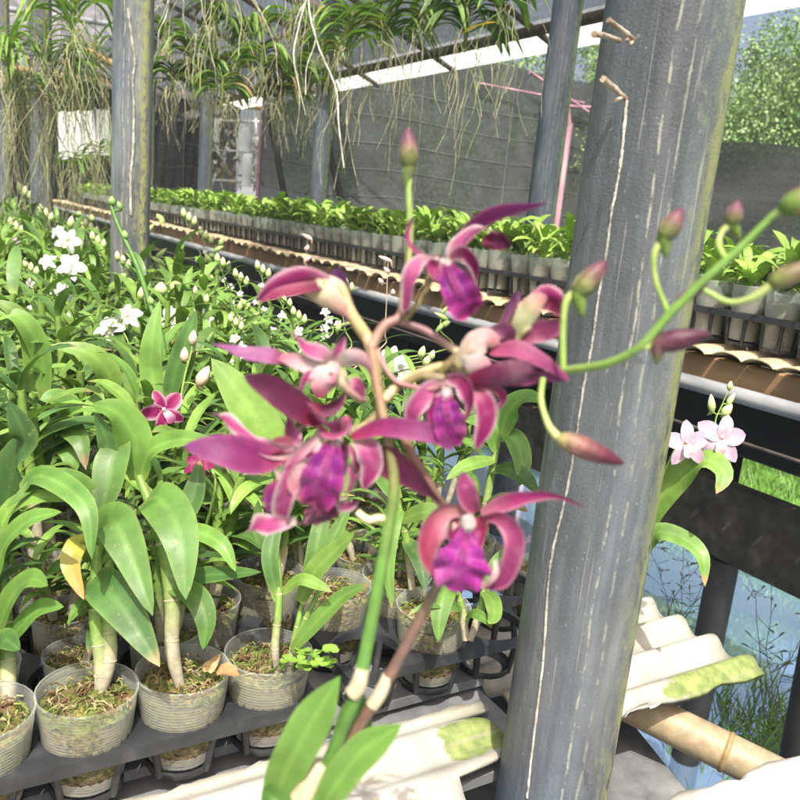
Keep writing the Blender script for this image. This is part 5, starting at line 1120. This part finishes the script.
# F5, centre right
f = bloom('flower right of the middle with a violet lip and pink arching petals', [(448, 388, 2 * mm), (446, 396, -3 * mm), (444, 404, -5 * mm)], [(394, 390, 5 * mm), (420, 376, 6 * mm), (444, 380, 4 * mm)], pr=.0022)
tep(f, 'sepal', [(446, 382, 0), (430, 390, -2 * mm), (414, 412, -2 * mm), (412, 436, 2 * mm)], 28, P_PINK, (-20, 20), .6, .1)
tep(f, 'petal', [(446, 378, -2 * mm), (462, 382, -6 * mm), (472, 402, -8 * mm), (464, 424, -6 * mm)], 28, P_MAG, (15, 40), .8, .08, edge=.9)
tep(f, 'petal', [(466, 384, 0), (484, 402, -3 * mm), (486, 424, -4 * mm), (476, 450, -2 * mm)], 30, P_MAG, (-10, 20), .6, .08, edge=.9)
tep(f, 'sepal', [(486, 388, 2 * mm), (500, 392, 1 * mm), (504, 402, 1 * mm), (492, 416, 2 * mm)], 15, P_MAG, (0, 40), .8)
tep(f, 'lip', [(445, 390, -2 * mm), (446, 408, -8 * mm), (450, 428, -9 * mm), (454, 446, -4 * mm)], [24, 36, 34], P_VIO, (0, 0), .9, .2, 'spoon', .5)
tep(f, 'lip_lobe', [(440, 392, 0), (434, 412, -4 * mm), (438, 436, -4 * mm)], 18, P_LIP, (-30, -10), .7, .15)
tep(f, 'petal', [(432, 396, 3 * mm), (430, 410, 3 * mm), (426, 426, 4 * mm)], 12, P_WHITE, (0, 0), .5)
# F6, side on with a dark underside
f = bloom('flower seen from its side with a cream base and very dark lower sepal', [(470, 350, 0), (476, 352, -2 * mm), (484, 354, -2 * mm)], [(440, 372, 5 * mm), (454, 360, 3 * mm), (470, 350, 2 * mm)], P_CRM, .003, pr=.0024)
tep(f, 'sepal', [(456, 366, 0), (470, 348, -5 * mm), (486, 338, -5 * mm), (500, 344, -2 * mm)], 34, ((228, 218, 160), (248, 220, 205), (232, 140, 160), (250, 225, 220)), (-20, 0), -.6, .05, edge=.3)
tep(f, 'sepal', [(462, 356, -3 * mm), (478, 366, -6 * mm), (492, 376, -4 * mm)], 30, P_WHITE, (20, 10), -.5, .05, edge=.3)
tep(f, 'petal', [(488, 336, 0), (500, 330, -2 * mm), (512, 334, -1 * mm), (514, 350, 0)], 26, ((226, 180, 190), (190, 100, 150), (170, 70, 125), (215, 150, 180)), (10, 40), .6)
tep(f, 'sepal', [(490, 352, 0), (516, 350, -5 * mm), (542, 362, -7 * mm), (570, 381, -6 * mm)], 28, P_MAUVE, (-20, -25), .4, .03, edge=.3)
tep(f, 'petal', [(464, 384, -3 * mm), (490, 378, -8 * mm), (520, 372, -9 * mm), (546, 372, -7 * mm)], 34, P_DARK, (20, 15), -.5, .03, edge=.3)
tep(f, 'sepal', [(500, 384, -2 * mm), (524, 378, -5 * mm), (548, 376, -6 * mm), (566, 380, -6 * mm)], 20, P_PURP, (30, 30), .5, edge=.3)
tep(f, 'sepal', [(498, 334, 3 * mm), (508, 312, 3 * mm), (514, 300, 3 * mm), (519, 290, 3 * mm)], 15, ((140, 70, 110), (118, 56, 100), (112, 52, 104), (140, 80, 125)), (0, 20), .6, prof='spoon', edge=.3)
# F7, half open behind
f = bloom('pale green and pink flower half open behind the others', [(520, 334, 4 * mm), (526, 326, 4 * mm), (532, 318, 4 * mm)], [(510, 352, 6 * mm), (515, 342, 5 * mm), (522, 332, 5 * mm)], P_CRM)
tep(f, 'sepal', [(513, 340, 4 * mm), (524, 318, 0), (534, 304, -1 * mm), (548, 294, 2 * mm)], 30, ((200, 210, 140), (214, 222, 165), (214, 120, 140), (232, 190, 190)), (-10, 0), -.6, .05, edge=.5)
tep(f, 'petal', [(532, 296, 3 * mm), (546, 292, 1 * mm), (558, 300, 0), (564, 312, 2 * mm)], 22, P_MAG, (0, 40), -.8, .05)
tep(f, 'petal', [(540, 306, 4 * mm), (552, 304, 3 * mm), (562, 316, 3 * mm)], 22, P_RED, (0, 30), .5)
tep(f, 'sepal', [(516, 342, 6 * mm), (536, 332, 4 * mm), (552, 328, 3 * mm), (562, 320, 3 * mm)], 30, P_MAUVE, (10, 20), .3, .03, edge=.4)
# F8, lower right, facing the camera
f = bloom('lower right flower facing the camera with a magenta lip and a thin curved sepal', [(468, 516, 3 * mm), (468, 524, -5 * mm), (468, 531, -9 * mm)], None, r=.0032)
tep(f, 'sepal', [(476, 512, 0), (469, 499, -4 * mm), (464, 486, -5 * mm), (464, 472, 2 * mm)], 32, P_MAUVE, (-10, 15), 1.1, .06, 'petal', .9)
tep(f, 'petal', [(482, 514, 0), (504, 503, -4 * mm), (534, 496, -7 * mm), (560, 497, -8 * mm), (585, 508, -6 * mm)], [30, 27, 15, 9, 8], P_MAG, (-10, 20), .5, .02, 'petal', .3)
tep(f, 'sepal', [(470, 510, 0), (444, 512, -5 * mm), (428, 534, -9 * mm), (430, 560, -9 * mm), (444, 578, -5 * mm), (456, 580, 0)], [24, 36, 34, 28, 18], ((226, 170, 170), (196, 80, 116), (170, 40, 90), (222, 160, 176)), (-10, -25), .8, .06, 'strap', .75)
tep(f, 'petal', [(456, 524, -3 * mm), (440, 542, -8 * mm), (437, 560, -10 * mm), (450, 566, -10 * mm)], 15, P_PINK, (20, 60), 1.2, .1, 'strap', .9)
tep(f, 'sepal', [(480, 518, 0), (500, 518, -6 * mm), (515, 536, -9 * mm), (512, 562, -9 * mm), (500, 582, -6 * mm), (482, 590, -2 * mm)], [18, 30, 28, 26, 14], P_MAUVE, (20, 10), .8, .06, 'strap', .95)
tep(f, 'petal', [(496, 560, -8 * mm), (498, 572, -11 * mm), (488, 586, -10 * mm), (474, 588, -4 * mm)], 13, P_WHITE, (30, 60), 1.0, .06, 'strap', .4)
tep(f, 'lip', [(467, 522, -2 * mm), (465, 544, -12 * mm), (461, 566, -16 * mm), (457, 592, -9 * mm)], [26, 34, 60, 44], ((150, 24, 80), (180, 60, 170), (192, 34, 160), (210, 80, 180)), (0, 0), .7, .32, 'spoon', .5)
tep(f, 'lip_lobe', [(479, 516, 2 * mm), (482, 530, -6 * mm), (476, 552, -10 * mm)], 20, ((190, 60, 90), (150, 24, 80), (170, 30, 120), (210, 110, 140)), (45, 20), .8, .1)
tep(f, 'lip_lobe', [(456, 516, 2 * mm), (452, 532, -6 * mm), (455, 552, -10 * mm)], 20, ((190, 60, 90), (140, 22, 80), (170, 30, 120), (210, 110, 140)), (-45, -20), .8, .1)
# buds on the branches
def bud(label, base, tip, wpx, d, ped, spur=None, c=((150, 178, 84), (176, 180, 112), (186, 130, 140), (140, 66, 104)), pr=.0011):
    b = MB(); A, B = at(base[0], base[1], d), at(tip[0], tip[1], d - .004); ax = (B - A); L = ax.length; w_ = wpx * d / F * .84; cs = [SR(*q) for q in c]
    prof = [(.06, 0), (.28, .05), (.43, .16), (.5, .32), (.48, .5), (.38, .7), (.22, .88), (.08, .98), (.01, 1.0)]
    b.lathe([(w_ * r, L * z) for r, z in prof], A, 16, ax, [mixc(cs[min(2, int(z * 3))], cs[min(3, int(z * 3) + 1)], (z * 3) % 1 if z < 1 else 1) for r, z in prof])
    q = ax.normalized()
    if spur:
        e = at(spur[0], spur[1], d + .002) - A; b.lathe([(w_ * .34, -e.length * .05), (w_ * .33, e.length * .3), (w_ * .18, e.length * .75), (w_ * .02, e.length)], A + ax * .10, 12, e, [cs[0], cs[0], mixc(cs[0], (.25, .36, .08), .5), (.24, .36, .08)])
    # the seams between the folded sepals
    for k in range(3):
        sd = Matrix.Rotation(k * 2.1 + .5, 3, q) @ q.orthogonal().normalized()
        b.tube([A + q * L * z + sd * w_ * r * 1.01 for r, z in prof[2:8]], w_ * .018, 4, 10, cs[3], False)
    o = b.build('bud', M['petal'], plant, PL); o['label'] = label
    p = MB(); p.tube([at(x, y, dd) for x, y, dd in ped], [pr, pr, pr * 1.5], 8, 16, [(.24, .36, .08), (.30, .38, .11), (.36, .40, .14)]); p.build('pedicel', M['stem'], o); return o
bud('upright bud at the very top of the spray', (409, 170), (408, 128), 23, .37, [(410, 215, .372), (409, 195, .372), (409, 172, .37)], (406, 192))
bud('drooping bud on a tall curved stalk over the thick post', (574, 296), (607, 260), 27, .34, [(563, 368, .345), (563, 330, .343), (566, 302, .341), (577, 292, .34)], (580, 322), pr=.0014)
bud('slender dark bud hanging low before the thick post', (556, 437), (624, 464), 27, .34, [(543, 378, .35), (541, 400, .348), (548, 424, .344), (558, 438, .341)], None, ((205, 205, 125), (190, 130, 120), (150, 60, 90), (110, 36, 66)), .0013)
bud('pinkish green bud curving up on the right branch', (661, 240), (683, 208), 25, .32, [(668, 312, .324), (656, 282, .323), (654, 256, .321), (662, 240, .32)], (664, 262))
bud('small bud beyond the branch, second from the right end', (731, 226), (738, 200), 20, .315, [(728, 262, .313), (719, 246, .314), (722, 232, .315), (732, 224, .315)], (740, 244))
bud('big blurred green bud at the end of the branch', (780, 212), (828, 184), 30, .30, [(772, 217, .304), (778, 213, .302), (784, 210, .30)], None, ((120, 160, 60), (140, 165, 80), (165, 150, 100), (160, 120, 100)))
bud('green and pink bud pointing right below the branch end', (768, 285), (820, 262), 26, .305, [(704, 290, .316), (728, 302, .312), (752, 298, .308), (770, 286, .305)], None, ((150, 170, 80), (170, 165, 105), (170, 140, 110), (150, 90, 100)), .0012)
bud('dark purple bud lying along the right branch', (652, 345), (712, 334), 27, .325, [(640, 348, .328), (648, 347, .326), (656, 344, .325)], (651, 366), ((150, 110, 110), (120, 55, 85), (105, 40, 72), (95, 40, 70)))
bud('pale purple bud half hidden behind the branch fork', (676, 302), (708, 284), 13, .332, [(664, 322, .326), (668, 314, .329), (678, 304, .332)], None, ((170, 120, 140), (160, 100, 130), (140, 80, 115), (120, 60, 95)))
